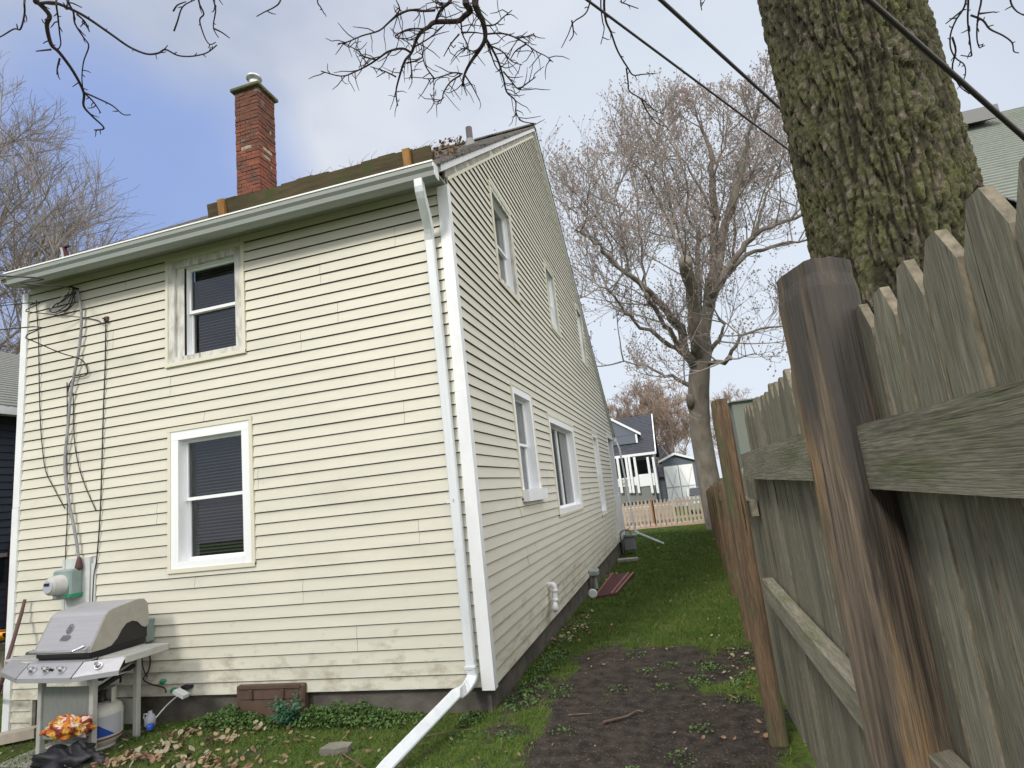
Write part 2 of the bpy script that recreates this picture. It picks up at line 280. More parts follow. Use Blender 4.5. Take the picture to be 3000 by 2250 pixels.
# ------------------------------------------------ mesh helpers
class MB:
    def __init__(s): s.v = []; s.f = []; s.m = []
    def face(s, pts, mi=0):
        b = len(s.v); s.v += [tuple(p) for p in pts]; s.f.append(tuple(range(b, b+len(pts)))); s.m.append(mi)
    def box(s, a, b, mi=0, bev=0):
        x0, y0, z0 = [min(a[i], b[i]) for i in range(3)]; x1, y1, z1 = [max(a[i], b[i]) for i in range(3)]
        k = len(s.v)
        if bev:
            e = bev
            rings = [(z0, e), (z0+e, 0), (z1-e, 0), (z1, e)]
            n = 8
            for z, ins in rings:
                c = e
                X0, X1, Y0, Y1 = x0+ins, x1-ins, y0+ins, y1-ins
                s.v += [(X0+c, Y0, z), (X1-c, Y0, z), (X1, Y0+c, z), (X1, Y1-c, z), (X1-c, Y1, z), (X0+c, Y1, z), (X0, Y1-c, z), (X0, Y0+c, z)]
            for r in range(3):
                for i in range(n):
                    j = (i+1) % n; s.f.append((k+r*n+i, k+r*n+j, k+r*n+n+j, k+r*n+n+i)); s.m.append(mi)
            s.f.append(tuple(k+i for i in reversed(range(n)))); s.m.append(mi); s.f.append(tuple(k+3*n+i for i in range(n))); s.m.append(mi); return
        s.v += [(x0, y0, z0), (x1, y0, z0), (x1, y1, z0), (x0, y1, z0), (x0, y0, z1), (x1, y0, z1), (x1, y1, z1), (x0, y1, z1)]
        for q in ((3, 2, 1, 0), (4, 5, 6, 7), (0, 1, 5, 4), (1, 2, 6, 5), (2, 3, 7, 6), (3, 0, 4, 7)): s.f.append(tuple(k+i for i in q)); s.m.append(mi)
    def prism(s, poly, d, mi=0):
        "poly: 3D outline, d: extrusion vector"
        d = Vector(d); k = len(s.v); n = len(poly); P = [Vector(p) for p in poly]
        s.v += [tuple(p) for p in P] + [tuple(p+d) for p in P]
        s.f.append(tuple(k+i for i in reversed(range(n)))); s.m.append(mi); s.f.append(tuple(k+n+i for i in range(n))); s.m.append(mi)
        for i in range(n): j = (i+1) % n; s.f.append((k+i, k+j, k+n+j, k+n+i)); s.m.append(mi)
    def tube(s, pts, r, n=8, mi=0, cap=True):
        pts = [Vector(p) for p in pts]; m = len(pts)
        if isinstance(r, (int, float)): r = [r]*m
        k = len(s.v); up = None
        for i, p in enumerate(pts):
            d = (pts[min(i+1, m-1)]-pts[max(i-1, 0)])
            if d.length < 1e-9: d = Vector((0, 0, 1))
            d.normalize()
            if up is None: up = d.orthogonal()
            up = (up - d*up.dot(d))
            if up.length < 1e-6: up = d.orthogonal()
            up.normalize(); sd = d.cross(up)
            for a in range(n):
                t = 2*math.pi*a/n; q = p + (up*math.cos(t)+sd*math.sin(t))*r[i]; s.v.append((q.x, q.y, q.z))
        for i in range(m-1):
            for a in range(n):
                b = (a+1) % n; s.f.append((k+i*n+a, k+i*n+b, k+(i+1)*n+b, k+(i+1)*n+a)); s.m.append(mi)
        if cap and n > 3:
            s.f.append(tuple(k+a for a in reversed(range(n)))); s.m.append(mi); s.f.append(tuple(k+(m-1)*n+a for a in range(n))); s.m.append(mi)
    def sweep(s, pts, prof, up, mi=0):
        "rectangular/any 2D profile swept along pts; prof in (side, up) units"
        pts = [Vector(p) for p in pts]; m = len(pts); n = len(prof); k = len(s.v); up = Vector(up)
        for i, p in enumerate(pts):
            d = (pts[min(i+1, m-1)]-pts[max(i-1, 0)]).normalized(); sd = d.cross(up).normalized(); u = sd.cross(d).normalized()
            for a, b in prof: q = p+sd*a+u*b; s.v.append(tuple(q))
        for i in range(m-1):
            for a in range(n):
                b = (a+1) % n; s.f.append((k+i*n+a, k+i*n+b, k+(i+1)*n+b, k+(i+1)*n+a)); s.m.append(mi)
        s.f.append(tuple(k+a for a in reversed(range(n)))); s.m.append(mi); s.f.append(tuple(k+(m-1)*n+a for a in range(n))); s.m.append(mi)
    def lathe(s, c, prof, n=24, mi=0, ax='z'):
        k = len(s.v); m = len(prof)
        for r, h in prof:
            for a in range(n):
                t = 2*math.pi*a/n; x, y = r*math.cos(t), r*math.sin(t)
                o = (x, y, h) if ax == 'z' else ((h, x, y) if ax == 'x' else (x, h, y))
                s.v.append((c[0]+o[0], c[1]+o[1], c[2]+o[2]))
        for i in range(m-1):
            for a in range(n):
                b = (a+1) % n; s.f.append((k+i*n+a, k+i*n+b, k+(i+1)*n+b, k+(i+1)*n+a)); s.m.append(mi)
        s.f.append(tuple(k+a for a in range(n))); s.m.append(mi); s.f.append(tuple(k+(m-1)*n+a for a in range(n))); s.m.append(mi)

def put(name, mb, mats, parent=None, smooth=False, local=False):
    me = bpy.data.meshes.new(name)
    off = Vector((0, 0, 0))
    if parent is not None and not local: off = wloc(parent)
    if off.length > 0: vs = [(x-off.x, y-off.y, z-off.z) for x, y, z in mb.v]
    else: vs = mb.v
    me.from_pydata(vs, [], mb.f)
    if isinstance(mats, str): mats = [mats]
    for m in mats: me.materials.append(M[m])
    if len(mats) > 1: me.polygons.foreach_set('material_index', mb.m)
    if smooth: me.polygons.foreach_set('use_smooth', [True]*len(me.polygons))
    me.update()
    o = bpy.data.objects.new(name, me); C.objects.link(o)
    if parent is not None: o.parent = parent
    return o
def wloc(o):
    v = Vector((0, 0, 0))
    while o is not None: v += o.location; o = o.parent
    return v
def tag(o, label, cat, group=None, kind=None):
    if label: o['label'] = label
    if cat: o['category'] = cat
    if group: o['group'] = group
    if kind: o['kind'] = kind
    return o
def thing(name, loc, label, cat, group=None):
    o = bpy.data.objects.new(name, None); C.objects.link(o); o.location = loc; o.empty_display_size = .2
    return tag(o, label, cat, group)
def smooth_line(pts, n=4):
    "Catmull-Rom resample"
    P = [Vector(p) for p in pts]; o = []
    for i in range(len(P)-1):
        a, b, c, d = P[max(i-1, 0)], P[i], P[i+1], P[min(i+2, len(P)-1)]
        for k in range(n):
            t = k/n; o.append(.5*((2*b)+(c-a)*t+(2*a-5*b+4*c-d)*t*t+(3*b-a-3*c+d)*t**3))
    o.append(P[-1]); return o

# ------------------------------------------------ ground
def gz(x, y):
    z = -.19 - .02*min(max(y, 0), 9)
    z -= .065*min(max((-2.5-x)/.8, 0), 1)
    if x < -3.9: z -= .05*min((-3.9-x)/1.1, 1.5)
    if y > 21: z -= .035*min(y-21, 22)
    z += .012*noise.noise(Vector((x*1.3, y*1.3, 0))) + .006*noise.noise(Vector((x*5, y*5, 3)))
    return z
def turf(x, y):
    n = noise.fractal(Vector((x*1.1, y*1.1, 2.2)), 1.0, 2.0, 3)
    n2 = noise.noise(Vector((x*3.1, y*3.1, 7.7)))
    if x < -.05: d = .62 + .25*n + .2*n2
    else:
        t = (y - (1.55 + .45*n - .25*abs(x-1.0)))/1.0
        d = min(max(t, 0), 1)
        d = max(d, .30 + .55*n + .45*n2 + (.30 if x < .45 else 0) + (.16 if x > 1.55 else 0) + (.12 if y < -.4 else 0))
        if d > .9: d = .95 + .15*n
    if .25 < x < 1.9 and y < 1.75: d -= (.30+.16*n)*min(1, (x-.25)/.35)*min(1, (1.75-y)/.6)
    if y > 18.4: d = 0 if x < 3.2 and y < 19.6 else .8
    return max(0, min(1.1, d))
def axis(stops):
    o = []
    for a, b, s in stops:
        k = int(round((b-a)/s)); o += [a+(b-a)*i/k for i in range(k)]
    return o+[stops[-1][1]]
xs = axis([(-160, -14, 8), (-14, -6, 1), (-6, 3, .08), (3, 10, .5), (10, 160, 8)])
ys = axis([(-60, -6, 6), (-6, -1.8, .5), (-1.8, 6, .08), (6, 20, .25), (20, 60, 2), (60, 260, 10)])
gm = MB(); gm.v = [(x, y, gz(x, y)) for y in ys for x in xs]; nx = len(xs)
gm.f = [(j*nx+i, j*nx+i+1, (j+1)*nx+i+1, (j+1)*nx+i) for j in range(len(ys)-1) for i in range(nx-1)]; gm.m = [0]*len(gm.f)
go = put('ground', gm, 'ground', smooth=True); tag(go, None, None, kind='structure')
att = go.data.attributes.new('turf', 'FLOAT', 'POINT'); att.data.foreach_set('value', [turf(x, y) for x, y, z in gm.v])
# ------------------------------------------------ the cream house
H = thing('cream_house', (-2.5, 5.5, -.25), 'two storey cream lap-sided house with white trim and brick chimney', 'house')
SA = 4.30; SL = .698; RY = 5.2; RZ = SA+SL*RY; SF = .70
def S_top(y): return SA+SL*y if y <= RY else RZ-SF*(y-RY)
PL = lambda a, z, o: (a, -o, z)          # back wall, faces -y
PG = lambda a, z, o: (o, a, z)           # gable wall, faces +x
def bxP(mb, P, a0, a1, z0, z1, o0, o1, mi=0): mb.box(P(a0, z0, o0), P(a1, z1, o1), mi)
def siding(P, a_lo, a_hi, z0, z1, s, openings, flip=False):
    mb = MB()
    def fc(pts, mi):
        mb.face(pts[::-1] if flip else pts, mi)
    k = 0
    rnd = random.Random(3); hold = []
    while z0+k*s < z1-.01:
        b = z0+k*s; t = min(b+s, z1); k += 1
        jo = rnd.uniform(-.0012, .0012)
        ops = [o for o in openings if o[2] < t and o[3] > b]
        lo = min(a_lo(b), a_lo(t)); hi = max(a_hi(b), a_hi(t))
        if a_hi(b)-a_lo(b) < .03: continue
        seams = set()
        if (k % 2 == 0 or not hold) and hi-lo > 1.5: hold = [rnd.uniform(lo+.4, hi-.4) for _ in range(1 if hi-lo < 6 else 2)]
        seams = {c for c in hold if lo+.1 < c < hi-.1 and not any(o[0]-.05 < c < o[1]+.05 for o in ops)}
        cuts = sorted({lo, hi} | {c for o in ops for c in o[:2] if lo < c < hi} | seams)
        def outp(z): return .0175+jo-(.0155)*(z-b)/s
        for i in range(len(cuts)-1):
            jo = rnd.uniform(-.0016, .0016); c0, c1 = cuts[i]+(.0012 if cuts[i] in seams else 0), cuts[i+1]; mid = (c0+c1)/2; segs = [(b, t)]
            for o in ops:
                if o[0] < mid < o[1]:
                    ns_ = []
                    for q0, q1 in segs:
                        if o[2] > q0: ns_.append((q0, min(q1, o[2])))
                        if o[3] < q1: ns_.append((max(q0, o[3]), q1))
                    segs = ns_
            for q0, q1 in segs:
                if q1-q0 < .004: continue
                def e0(z): return max(c0, a_lo(z)) if i == 0 else c0
                def e1(z): return min(c1, a_hi(z)) if i == len(cuts)-2 else c1
                if cuts[i] in seams and i > 0: fc([P(c0-.0024, q0, outp(q0)+.0004), P(c0, q0, outp(q0)+.0004), P(c0, q1, outp(q1)+.0004), P(c0-.0024, q1, outp(q1)+.0004)], 1)
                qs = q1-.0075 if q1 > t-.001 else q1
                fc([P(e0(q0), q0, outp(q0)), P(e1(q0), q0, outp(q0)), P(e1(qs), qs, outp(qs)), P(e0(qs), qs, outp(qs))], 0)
                if qs < q1: fc([P(e0(qs), qs, outp(qs)), P(e1(qs), qs, outp(qs)), P(e1(q1), q1, outp(q1)), P(e0(q1), q1, outp(q1))], 1)  # painted shadow strip just below the next lap
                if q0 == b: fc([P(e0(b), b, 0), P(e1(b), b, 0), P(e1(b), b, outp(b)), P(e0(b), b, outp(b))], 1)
    return mb
WB = [(-3.06, -2.12, 1.07, 2.405), (-3.09, -2.165, 3.045, 4.16)]
WG = [(1.49, 2.43, 1.36, 2.64), (3.35, 5.46, 1.08, 2.49), (7.91, 8.80, .80, 2.58), (1.50, 2.43, 3.82, 5.07), (4.62, 5.44, 4.06, 5.25), (8.06, 8.90, 4.12, 5.50)]
mb = siding(PL, lambda z: -4.95, lambda z: -.08, 0, 4.268, .1016, WB+[(-4.335, -3.92, .5, 1.285)])
put('back_wall', mb, ['siding', 'lap_shade_seam'], H)
mb = siding(PL, lambda z: -4.95, lambda z: -4.70, -.305, 0, .1016, [])
mb.box((-4.70, -.015, -.33), (-4.675, .02, 0), 0)
put('wall_skirt', mb, ['siding', 'lap_shade_seam'], H)
def gl_lo(z): return .05 if z < SA else (z-SA)/SL
def gl_hi(z): return 11.05 if z < 2.72 else RY+(RZ-z)/SF
mb = siding(PG, gl_lo, gl_hi, 0, RZ-.03, .1002, WG)
put('gable_wall', mb, ['siding', 'lap_shade_seam'], H)
# inner shell keeps daylight out of the rooms
mb = MB(); mb.face([(-5, .62, -.1), (-.62, .62, -.1), (-.62, .62, 4.2), (-5, .62, 4.2)]); mb.face([(-.62, .62, -.1), (-.62, 12, -.1), (-.62, 12, S_top(12)-.1), (-.62, RY, RZ-.1), (-.62, .62, S_top(.62)-.1)])
put('inner_wall', mb, 'interior', H)
# foundation, corner boards, rake, roof
mb = MB(); mb.box((-4.98, .035, -.9), (-.035, .3, -.008)); mb.box((-.3, .3, -.9), (-.03, 11.0, -.008))
put('foundation', mb, 'concrete', H)
mb = MB(); mb.box((-.084, -.030, -.02), (.022, 0, 2.335)); mb.box((0, 0, -.02), (.0215, .055, 2.335))
mb.box((-.081, -.027, 2.337), (.020, 0, 4.23)); mb.box((0, 0, 2.337), (.0195, .053, 4.25)); put('corner_board', mb, 'white_trim', H)
mb = MB(); mb.box((-5.035, -.03, -.31), (-4.95, .05, 1.85)); mb.box((-5.033, -.028, 1.853), (-4.95, .05, 4.19)); put('corner_board', mb, 'white_trim', H)
mb = MB(); mb.box((-.01, 10.98, -.05), (.02, 11.10, 2.70)); put('corner_board', mb, 'white_trim', H)
def rake(z_off, h, x0, x1, m, nm, y0=-.24, y1=12.75):
    mb = MB()
    mb.prism([(x0, y0, S_top(y0)+z_off), (x0, RY, RZ+z_off), (x0, RY, RZ+z_off+h), (x0, y0, S_top(y0)+z_off+h)], (x1-x0, 0, 0))
    mb.prism([(x0, RY+.002, RZ+z_off), (x0, y1, S_top(y1)+z_off), (x0, y1, S_top(y1)+z_off+h), (x0, RY+.002, RZ+z_off+h)], (x1-x0, 0, 0))
    return put(nm, mb, m, H)
rake(-.02, .035, .002, .022, 'cream_trim', 'rake_molding', 0.02)
rake(.015, .085, -.01, .012, 'weathered_board', 'rake_board', -.02)
rake(.10, .075, -.01, .055, 'white_trim', 'rake_fascia')
mb = MB(); rnd = random.Random(5)
def slope(y0, y1, n, near):
    for i in range(n):
        a = y0+(y1-y0)*i/n; b = y0+(y1-y0)*(i+1)/n
        e = .012
        x = -5.04
        while x < .07:
            x2 = min(x+rnd.uniform(.25, .38), .072); j = rnd.uniform(0, .006)
            za, zb = S_top(a)+.178, S_top(b)+.178
            if near: mb.prism([(x, a-.02, za-.014), (x, b, zb-.014), (x, b, zb+.004), (x, a-.02, za+e+j)], (x2-x, 0, 0))
            else: mb.prism([(x, a, za-.014), (x, b+.02, zb-.014), (x, b+.02, zb+e+j), (x, a, za+.004)], (x2-x, 0, 0))
            x = x2+.004
slope(-.28, RY, 44, True); slope(RY, 12.85, 60, False)
mb.box((-5.04, RY-.12, RZ+.16), (.074, RY+.12, RZ+.186))
put('roof', mb, 'shingle', H)
mb = MB(); mb.prism([(-5.02, -.255, S_top(-.255)+.10), (-5.08, RY, RZ+.10), (-5.08, RY, RZ+.163), (-5.08, -.255, S_top(-.255)+.163)], (5.068, 0, 0))
mb.prism([(-5.08, RY, RZ+.10), (-5.08, 12.8, S_top(12.8)+.10), (-5.08, 12.8, S_top(12.8)+.163), (-5.08, RY, RZ+.163)], (5.068, 0, 0))
put('roof_deck', mb, 'weathered_board', H)
mb = MB(); mb.box((-5.0, -.2615, 4.245), (.0, 0.0, 4.260)); mb.box((-5.08, -.012, 4.260), (-.0, 0, 4.34)); put('soffit', mb, 'soffit', H)
mb = MB(); prof = [(-.262, 4.265), (-.262, 4.135), (-.325, 4.132), (-.350, 4.15), (-.358, 4.19), (-.380, 4.215), (-.384, 4.255)]
gx0 = at('y', -.38, 12, 826).x; mb.prism([(gx0, y, z) for y, z in prof], (.03-gx0, 0, 0)); gt = put('gutter', mb, 'gutter', H)
mb = MB(); mb.box((gx0-.005, -.391, 4.253), (.035, -.374, 4.267)); put('gutter_lip', mb, 'gutter_lip', gt)
mb = MB(); mb.prism([(.031, y, z) for y, z in prof], (.006, 0, 0)); put('end_cap', mb, 'white_trim', gt)
# downspouts
pr = [(-.038, -.027), (-.03, -.03), (.03, -.03), (.038, -.027), (.038, .024), (.03, .03), (-.03, .03), (-.038, .024)]
t0 = at('y', -.055, 1259, 700); tx = at('y', -.32, 1229, 545).x; b0 = at('y', -.055, 1381, 1960); e0 = at('z', -.10, 1130, 2250)
b1 = Vector((b0.x+.004, -.055, b0.z-.03)); dirn = (e0-b1)
path = smooth_line([(tx, -.325, 4.15), (tx, -.315, 4.05), (tx*.7+t0.x*.3, -.21, 3.93), (tx*.3+t0.x*.7, -.10, 3.81), (t0.x-.004, -.055, 3.72), (t0.x, -.055, t0.z)], 3)
mb = MB(); mb.sweep(path+[Vector((t0.x*.5+b0.x*.5, -.055, 2.1)), b0], pr, (0, -1, .01))
mb.box((b0.x-.043, -.092, .16), (b0.x+.043, -.018, .175)); mb.box((b0.x-.075, -.085, 1.42), (b0.x+.0, -.018, 1.45))
ds = put('downspout', mb, 'downspout', H)
mb = MB(); pth = smooth_line([b0, b1-Vector((0, .0, .03)), b1+dirn*.10-Vector((0, 0, .05)), b1+dirn*.25-Vector((0, 0, .022))], 3)+[b1+dirn*1.0, b1+dirn*1.5-Vector((0, 0, .03))]
mb.sweep(pth, [(a*1.06, b*1.06) for a, b in pr], (0, -1, .05)); put('spout_extension', mb, 'downspout', ds)
fx = at('y', 12.6, 1862, 1562)
mb = MB(); mb.sweep([(.10, 12.72, 2.62), (.16, 12.7, 2.4), (fx.x, 12.6, fx.z+.04)], [(a*.8, b*.8) for a, b in pr], (1, 0, 0))
e2 = at('z', -.33, 1945, 1592); mb.sweep([(fx.x, 12.6, fx.z+.05), (fx.x+.1, 12.5, fx.z), e2], [(a*.8, b*.8) for a, b in pr], (0, 0, 1)); put('downspout', mb, 'downspout', H)
mb = MB(); mb.box((-5.0, 12.78, 2.62), (.10, 12.9, 2.75)); put('gutter', mb, 'white_trim', H)

# windows
def window(P, a0, a1, z0, z1, casing='white_vinyl', cw=.085, recess=.085, rows=2, cols=1, blind=True, sill=0, trim='cream_trim', left_extra=0, curtain=False, sashm='white_vinyl'):
    mb = MB(); T = .024
    for q in ((a0-.01, a1+.01, z1-T, z1+.012, 0, .027), (a0-.01, a0+T, z0, z1-T-.001, 0, .025), (a1-T, a1+.01, z0, z1-T-.001, 0, .025), (a0-.01, a1+.01, z0-.012, z0+T-.001, 0, .030)): bxP(mb, P, *q, 1)
    A0, A1, Z0, Z1 = a0+T+.001, a1-T-.001, z0+T, z1-T-.001
    for q in ((A0, A1, Z1-cw, Z1, -.02, .019), (A0, A0+cw, Z0, Z1-cw-.001, -.02, .018), (A1-cw, A1, Z0, Z1-cw-.001, -.02, .018), (A0+cw+.001, A1-cw-.001, Z0, Z0+cw*.7, -.02, .022)): bxP(mb, P, *q, 0)
    a, b, c, d = A0+cw, A1-cw, Z0+cw*.7, Z1-cw
    if left_extra:
        bxP(mb, P, a, a+left_extra, c, d, -.045, -.012, 0); a += left_extra
    # reveals
    e = .02
    for q in ((a-e, a, c, d, -recess-.06, -.0205), (b, b+e, c, d, -recess-.06, -.0205), (a-e, b+e, d, d+e, -recess-.06, -.0205), (a-e, b+e, c-e, c, -recess-.06, -.0205)): bxP(mb, P, *q, 2)
    bxP(mb, P, a-.3, b+.3, c-.2, d+.2, -.50, -.48, 3)
    w_ = put('window', mb, [casing, trim, sashm, 'interior'], H)
    if sill:
        sb = MB(); bxP(sb, P, a0+.0, a1+.01, z0-.015, z0+sill, -.02, .085); put('sill', sb, 'white_trim', w_)
    cwid = (b-a)/cols
    for ci in range(cols):
        l, r = a+cwid*ci, a+cwid*(ci+1); zm = (c+d)/2
        sb = MB(); f = .034
        for (s0, s1, o0) in (((zm-.015, d, -recess+.02), (c, zm+.018, -recess-.008))) if rows == 2 else ((c, d, -recess),):
            for q in ((l, l+f, s0, s1), (r-f, r, s0, s1), (l+f+.0005, r-f-.0005, s0, s0+f*.9), (l+f+.0005, r-f-.0005, s1-f*.9, s1)): bxP(sb, P, *q, o0-.03, o0)
            gb = MB(); bxP(gb, P, l+f*.5, r-f*.5, s0+f*.5, s1-f*.5, o0-.0195, o0-.0165); put('pane', gb, 'glass', w_)
        put('sash', sb, sashm, w_)
        if blind:
            bl = MB(); zz = c+.05
            while zz < d-.02:
                bl.prism([P(l+.045, zz, -recess-.062), P(l+.045, zz+.013, -recess-.078), P(l+.045, zz+.0145, -recess-.078), P(l+.045, zz+.0015, -recess-.062)], Vector(P(r-.045, 0, 0))-Vector(P(l+.045, 0, 0))); zz += .031
            put('blind', bl, 'blind', w_)
        if curtain:
            cu = MB(); n = 40
            for i in range(n):
                if .36 < i/n < .62 and curtain == 2: continue
                q0 = l+.04+(r-l-.08)*i/n; q1 = l+.04+(r-l-.08)*(i+1)/n
                o1 = -recess-.09+.012*math.sin(i*1.9); o2 = -recess-.09+.012*math.sin((i+1)*1.9)
                cu.face([P(q0, c+(.0 if curtain == 2 else (d-c)*.48), o1), P(q1, c+(.0 if curtain == 2 else (d-c)*.48), o2), P(q1, d, o2), P(q0, d, o1)])
            put('curtain', cu, 'curtain', w_)
    return w_
window(PL, *WB[0])
window(PL, *WB[1], casing='weathered_white', cw=.075, left_extra=.09)
window(PG, *WG[0], sill=.11, cw=.08, blind=False, curtain=True)
window(PG, *WG[1], cols=2, rows=1, cw=.09, blind=False, curtain=2)
window(PG, *WG[2], cw=.09, blind=False, curtain=True)
for q in WG[3:]: window(PG, *q, casing='weathered_white', cw=.06, blind=False, curtain=True)
# chimney of separate bricks
cx0, cx1, cy0, cy1 = -4.71, -4.25, 3.0, 3.45; CT_ = .14; rnd = random.Random(11)
mb = MB(); mb.box((cx0+.014, cy0+.014, 6.2), (cx1-.014, cy1-.014, 8.62+CT_), 2)
ch = .0685; z = 6.25; i = 0
while z < 8.58+CT_:
    off = 0 if i % 2 else .10
    for (P3, L_) in ((lambda a, o: (cx0+a, cy0+o), cx1-cx0), (lambda a, o: (cx1-o, cy0+a), cy1-cy0), (lambda a, o: (cx0+o, cy0+a), cy1-cy0), (lambda a, o: (cx0+a, cy1-o), cx1-cx0)):
        cuts = [0]+[c for c in (off+.0, off+.205, off+.41) if .05 < c < L_-.05]+[L_]
        for j in range(len(cuts)-1):
            o = rnd.uniform(-.006, .010)
            if rnd.random() < .045 or (i in (19, 20) and rnd.random() < .3): o = .03
            a0, b0_ = P3(cuts[j]+.005, o), P3(cuts[j+1]-.005, .09)
            dk = z > 7.75+rnd.uniform(-.35, .35)
            mb.box((a0[0], a0[1], z), (b0_[0], b0_[1], z+ch-.010), 1 if dk else (0))
    z += ch; i += 1
chm = put('chimney', mb, ['brick', 'brick_dark', 'mortar'], H)
mb = MB(); mb.box((cx0-.055, cy0-.055, 8.60+CT_), (cx1+.055, cy1+.055, 8.665+CT_), 0, .012); put('chimney_cap', mb, 'moss_cap', chm)
mb = MB(); mb.lathe((-4.46, 3.2, 8.66+CT_), [(.10, 0), (.10, .14), (.085, .15), (.085, .27), (.13, .275), (.13, .315), (.08, .34), (.01, .345)], 20); put('flue', mb, ['galv'], chm, True)
mb = MB(); vp = at('y', 4.0, 1379, 432); mb.lathe((vp.x, 4.0, vp.z-.03), [(.055, .1), (.055, .40), (.045, .40), (.045, .30)], 18); v_ = put('vent_pipe', mb, 'dark_metal', H, True)
mb = MB(); mb.lathe((vp.x, 4.0, vp.z-.08), [(.12, 0), (.11, .10), (.075, .17), (.07, .22)], 18); put('pipe_boot', mb, 'boot', v_, True)
# crawl-space hatch at the foot of the back wall
hx0 = at('y', -.06, 690, 2050).x; hx1 = at('y', -.06, 890, 2050).x
mb = MB(); mb.box((hx0, -.055, -.24), (hx1, .03, .075), 0, .012); mb.box((hx0+.03, -.068, .052), (hx1-.03, -.056, .078)); mb.box((hx0+.05, -.064, -.03), (hx1-.05, -.0555, .035), 0); mb.box((hx0+.05, -.062, -.22), (hx1-.05, -.0555, -.045), 0)
hh = put('crawl_space_hatch', mb, 'brown_hatch', H)
for fx_ in (.22, .68):
    mb = MB(); xx = hx0+(hx1-hx0)*fx_; mb.box((xx, -.082, -.03), (xx+.035, -.066, .05), 0, .006); put('latch', mb, 'brown_boot', hh)
# plastic vent elbow, dryer vent, round cap
mb = MB(); p = [(0, 2.20, .37), (.05, 2.20, .385), (.085, 2.19, .36), (.085, 2.17, .26), (.085, 2.13, .185), (.10, 2.04, .17), (.12, 1.95, .165)]
mb.tube(smooth_line(p, 4), .031, 14); mb.tube([(.085, 2.185, .33), (.085, 2.18, .30)], .037, 14); mb.tube([(.086, 2.155, .235), (.086, 2.145, .205)], .037, 14); mb.tube([(.112, 1.99, .166), (.121, 1.95, .165)], .037, 14)
put('vent_elbow', mb, 'pvc', H, True)
mb = MB(); mb.box((.0, 5.2, .0), (.16, 5.42, .10), 0, .02); mb.tube([(.08, 5.3, .0), (.09, 5.3, -.2)], .035, 10); put('dryer_vent', mb, 'gutter', H)
mb = MB(); mb.lathe((.09, 4.86, -.20), [(.06, -.015), (.07, 0), (.06, .02), (.03, .022)], 18, ax='y'); put('pipe_cap', mb, 'pvc', H)
# roofed porch corner at the far end
mb = MB(); mb.box((-3.5, 11.12, -.5), (.0, 12.55, -.02)); put('porch_base', mb, 'concrete', H)
mb = MB(); mb.box((-.04, 11.12, -.015), (.01, 12.55, 1.12)); put('porch_skirt', mb, 'white_trim', H)
mb = MB(); mb.box((-.02, 11.12, 2.66), (.012, 12.7, 2.80)); put('porch_beam', mb, 'white_trim', H)
mb = MB(); mb.box((-.11, 12.42, 1.12), (.0, 12.55, 2.66)); put('porch_post', mb, 'white_trim', H)
mb = MB(); mb.box((-.9, 11.11, 0), (-.05, 11.13, 2.6)); put('porch_wall', mb, 'weathered_board', H)

# ------------------------------------------------ on and at the house
# roof plank
py = .40; pz = S_top(py)+.185; px0 = at('y', py, 612, 620).x; px1 = at('y', py, 1262, 430).x
nrm = Vector((0, -.15, 1)).normalized(); tan = Vector((0, 1, .15)).normalized()
P0 = thing('roof_plank', ((px0+px1)/2, py, pz), 'mossy plank standing on edge along the roof above the gutter', 'plank')
mb = MB()
k = 14
for j in range(k):
    xa, xb = px0+(px1-px0)*j/k, px0+(px1-px0)*(j+1)/k
    sag = .012*math.sin(j*1.3)
    hgt = .205
    mb.prism([Vector((xa, py, pz-.02))+tan*0, Vector((xa, py, pz-.02))+tan*.04, Vector((xa, py, pz-.02))+tan*.04+nrm*(hgt+sag), Vector((xa, py, pz-.02))+nrm*(hgt+sag)], (xb-xa, 0, 0))
put('board', mb, 'plank', P0)
for u in (648, 1190):
    cx = at('y', py, u, 500).x
    mb = MB(); mb.prism([Vector((cx, py, pz-.02))-tan*.045, Vector((cx, py, pz-.02))-tan*.001, Vector((cx, py, pz-.02))-tan*.001+nrm*.215, Vector((cx, py, pz-.02))-tan*.045+nrm*.205], (.075, 0, 0)); put('cleat', mb, 'cleat', P0)
# roof litter heaped behind the plank
mb = MB(); rnd = random.Random(21)
for i in range(950):
    u = rnd.random(); x = px0+.7+(px1-px0-.4)*u**.8; y = py+.05+abs(rnd.gauss(0, .13)); h = rnd.uniform(0, .16)*(.4+u)
    c = Vector((x, y, S_top(y)+.19+h)); d = Vector((rnd.gauss(0, 1), rnd.gauss(0, 1), rnd.gauss(0, .7))).normalized(); s = rnd.uniform(.012, .03)
    e = d.orthogonal()*s*.6; mb.face([c-d*s, c+e, c+d*s, c-e])
for i in range(60):
    x = rnd.uniform(px0+1.0, px1); y = py+.1; c = Vector((x, y, S_top(y)+.2)); d = Vector((rnd.gauss(0, .5), rnd.gauss(0, .3), 1)).normalized(); l = rnd.uniform(.12, .34)
    m_ = c+d*l*.6+Vector((rnd.gauss(0, .03), 0, 0)); mb.tube([c, m_, m_+Vector((rnd.gauss(0, .08), 0, .06))], [.003, .0022, .001], 4)
tag(put('roof_litter', mb, 'debris'), 'dead leaves and thin twigs heaped behind the plank on the roof', 'leaf litter', kind='stuff')
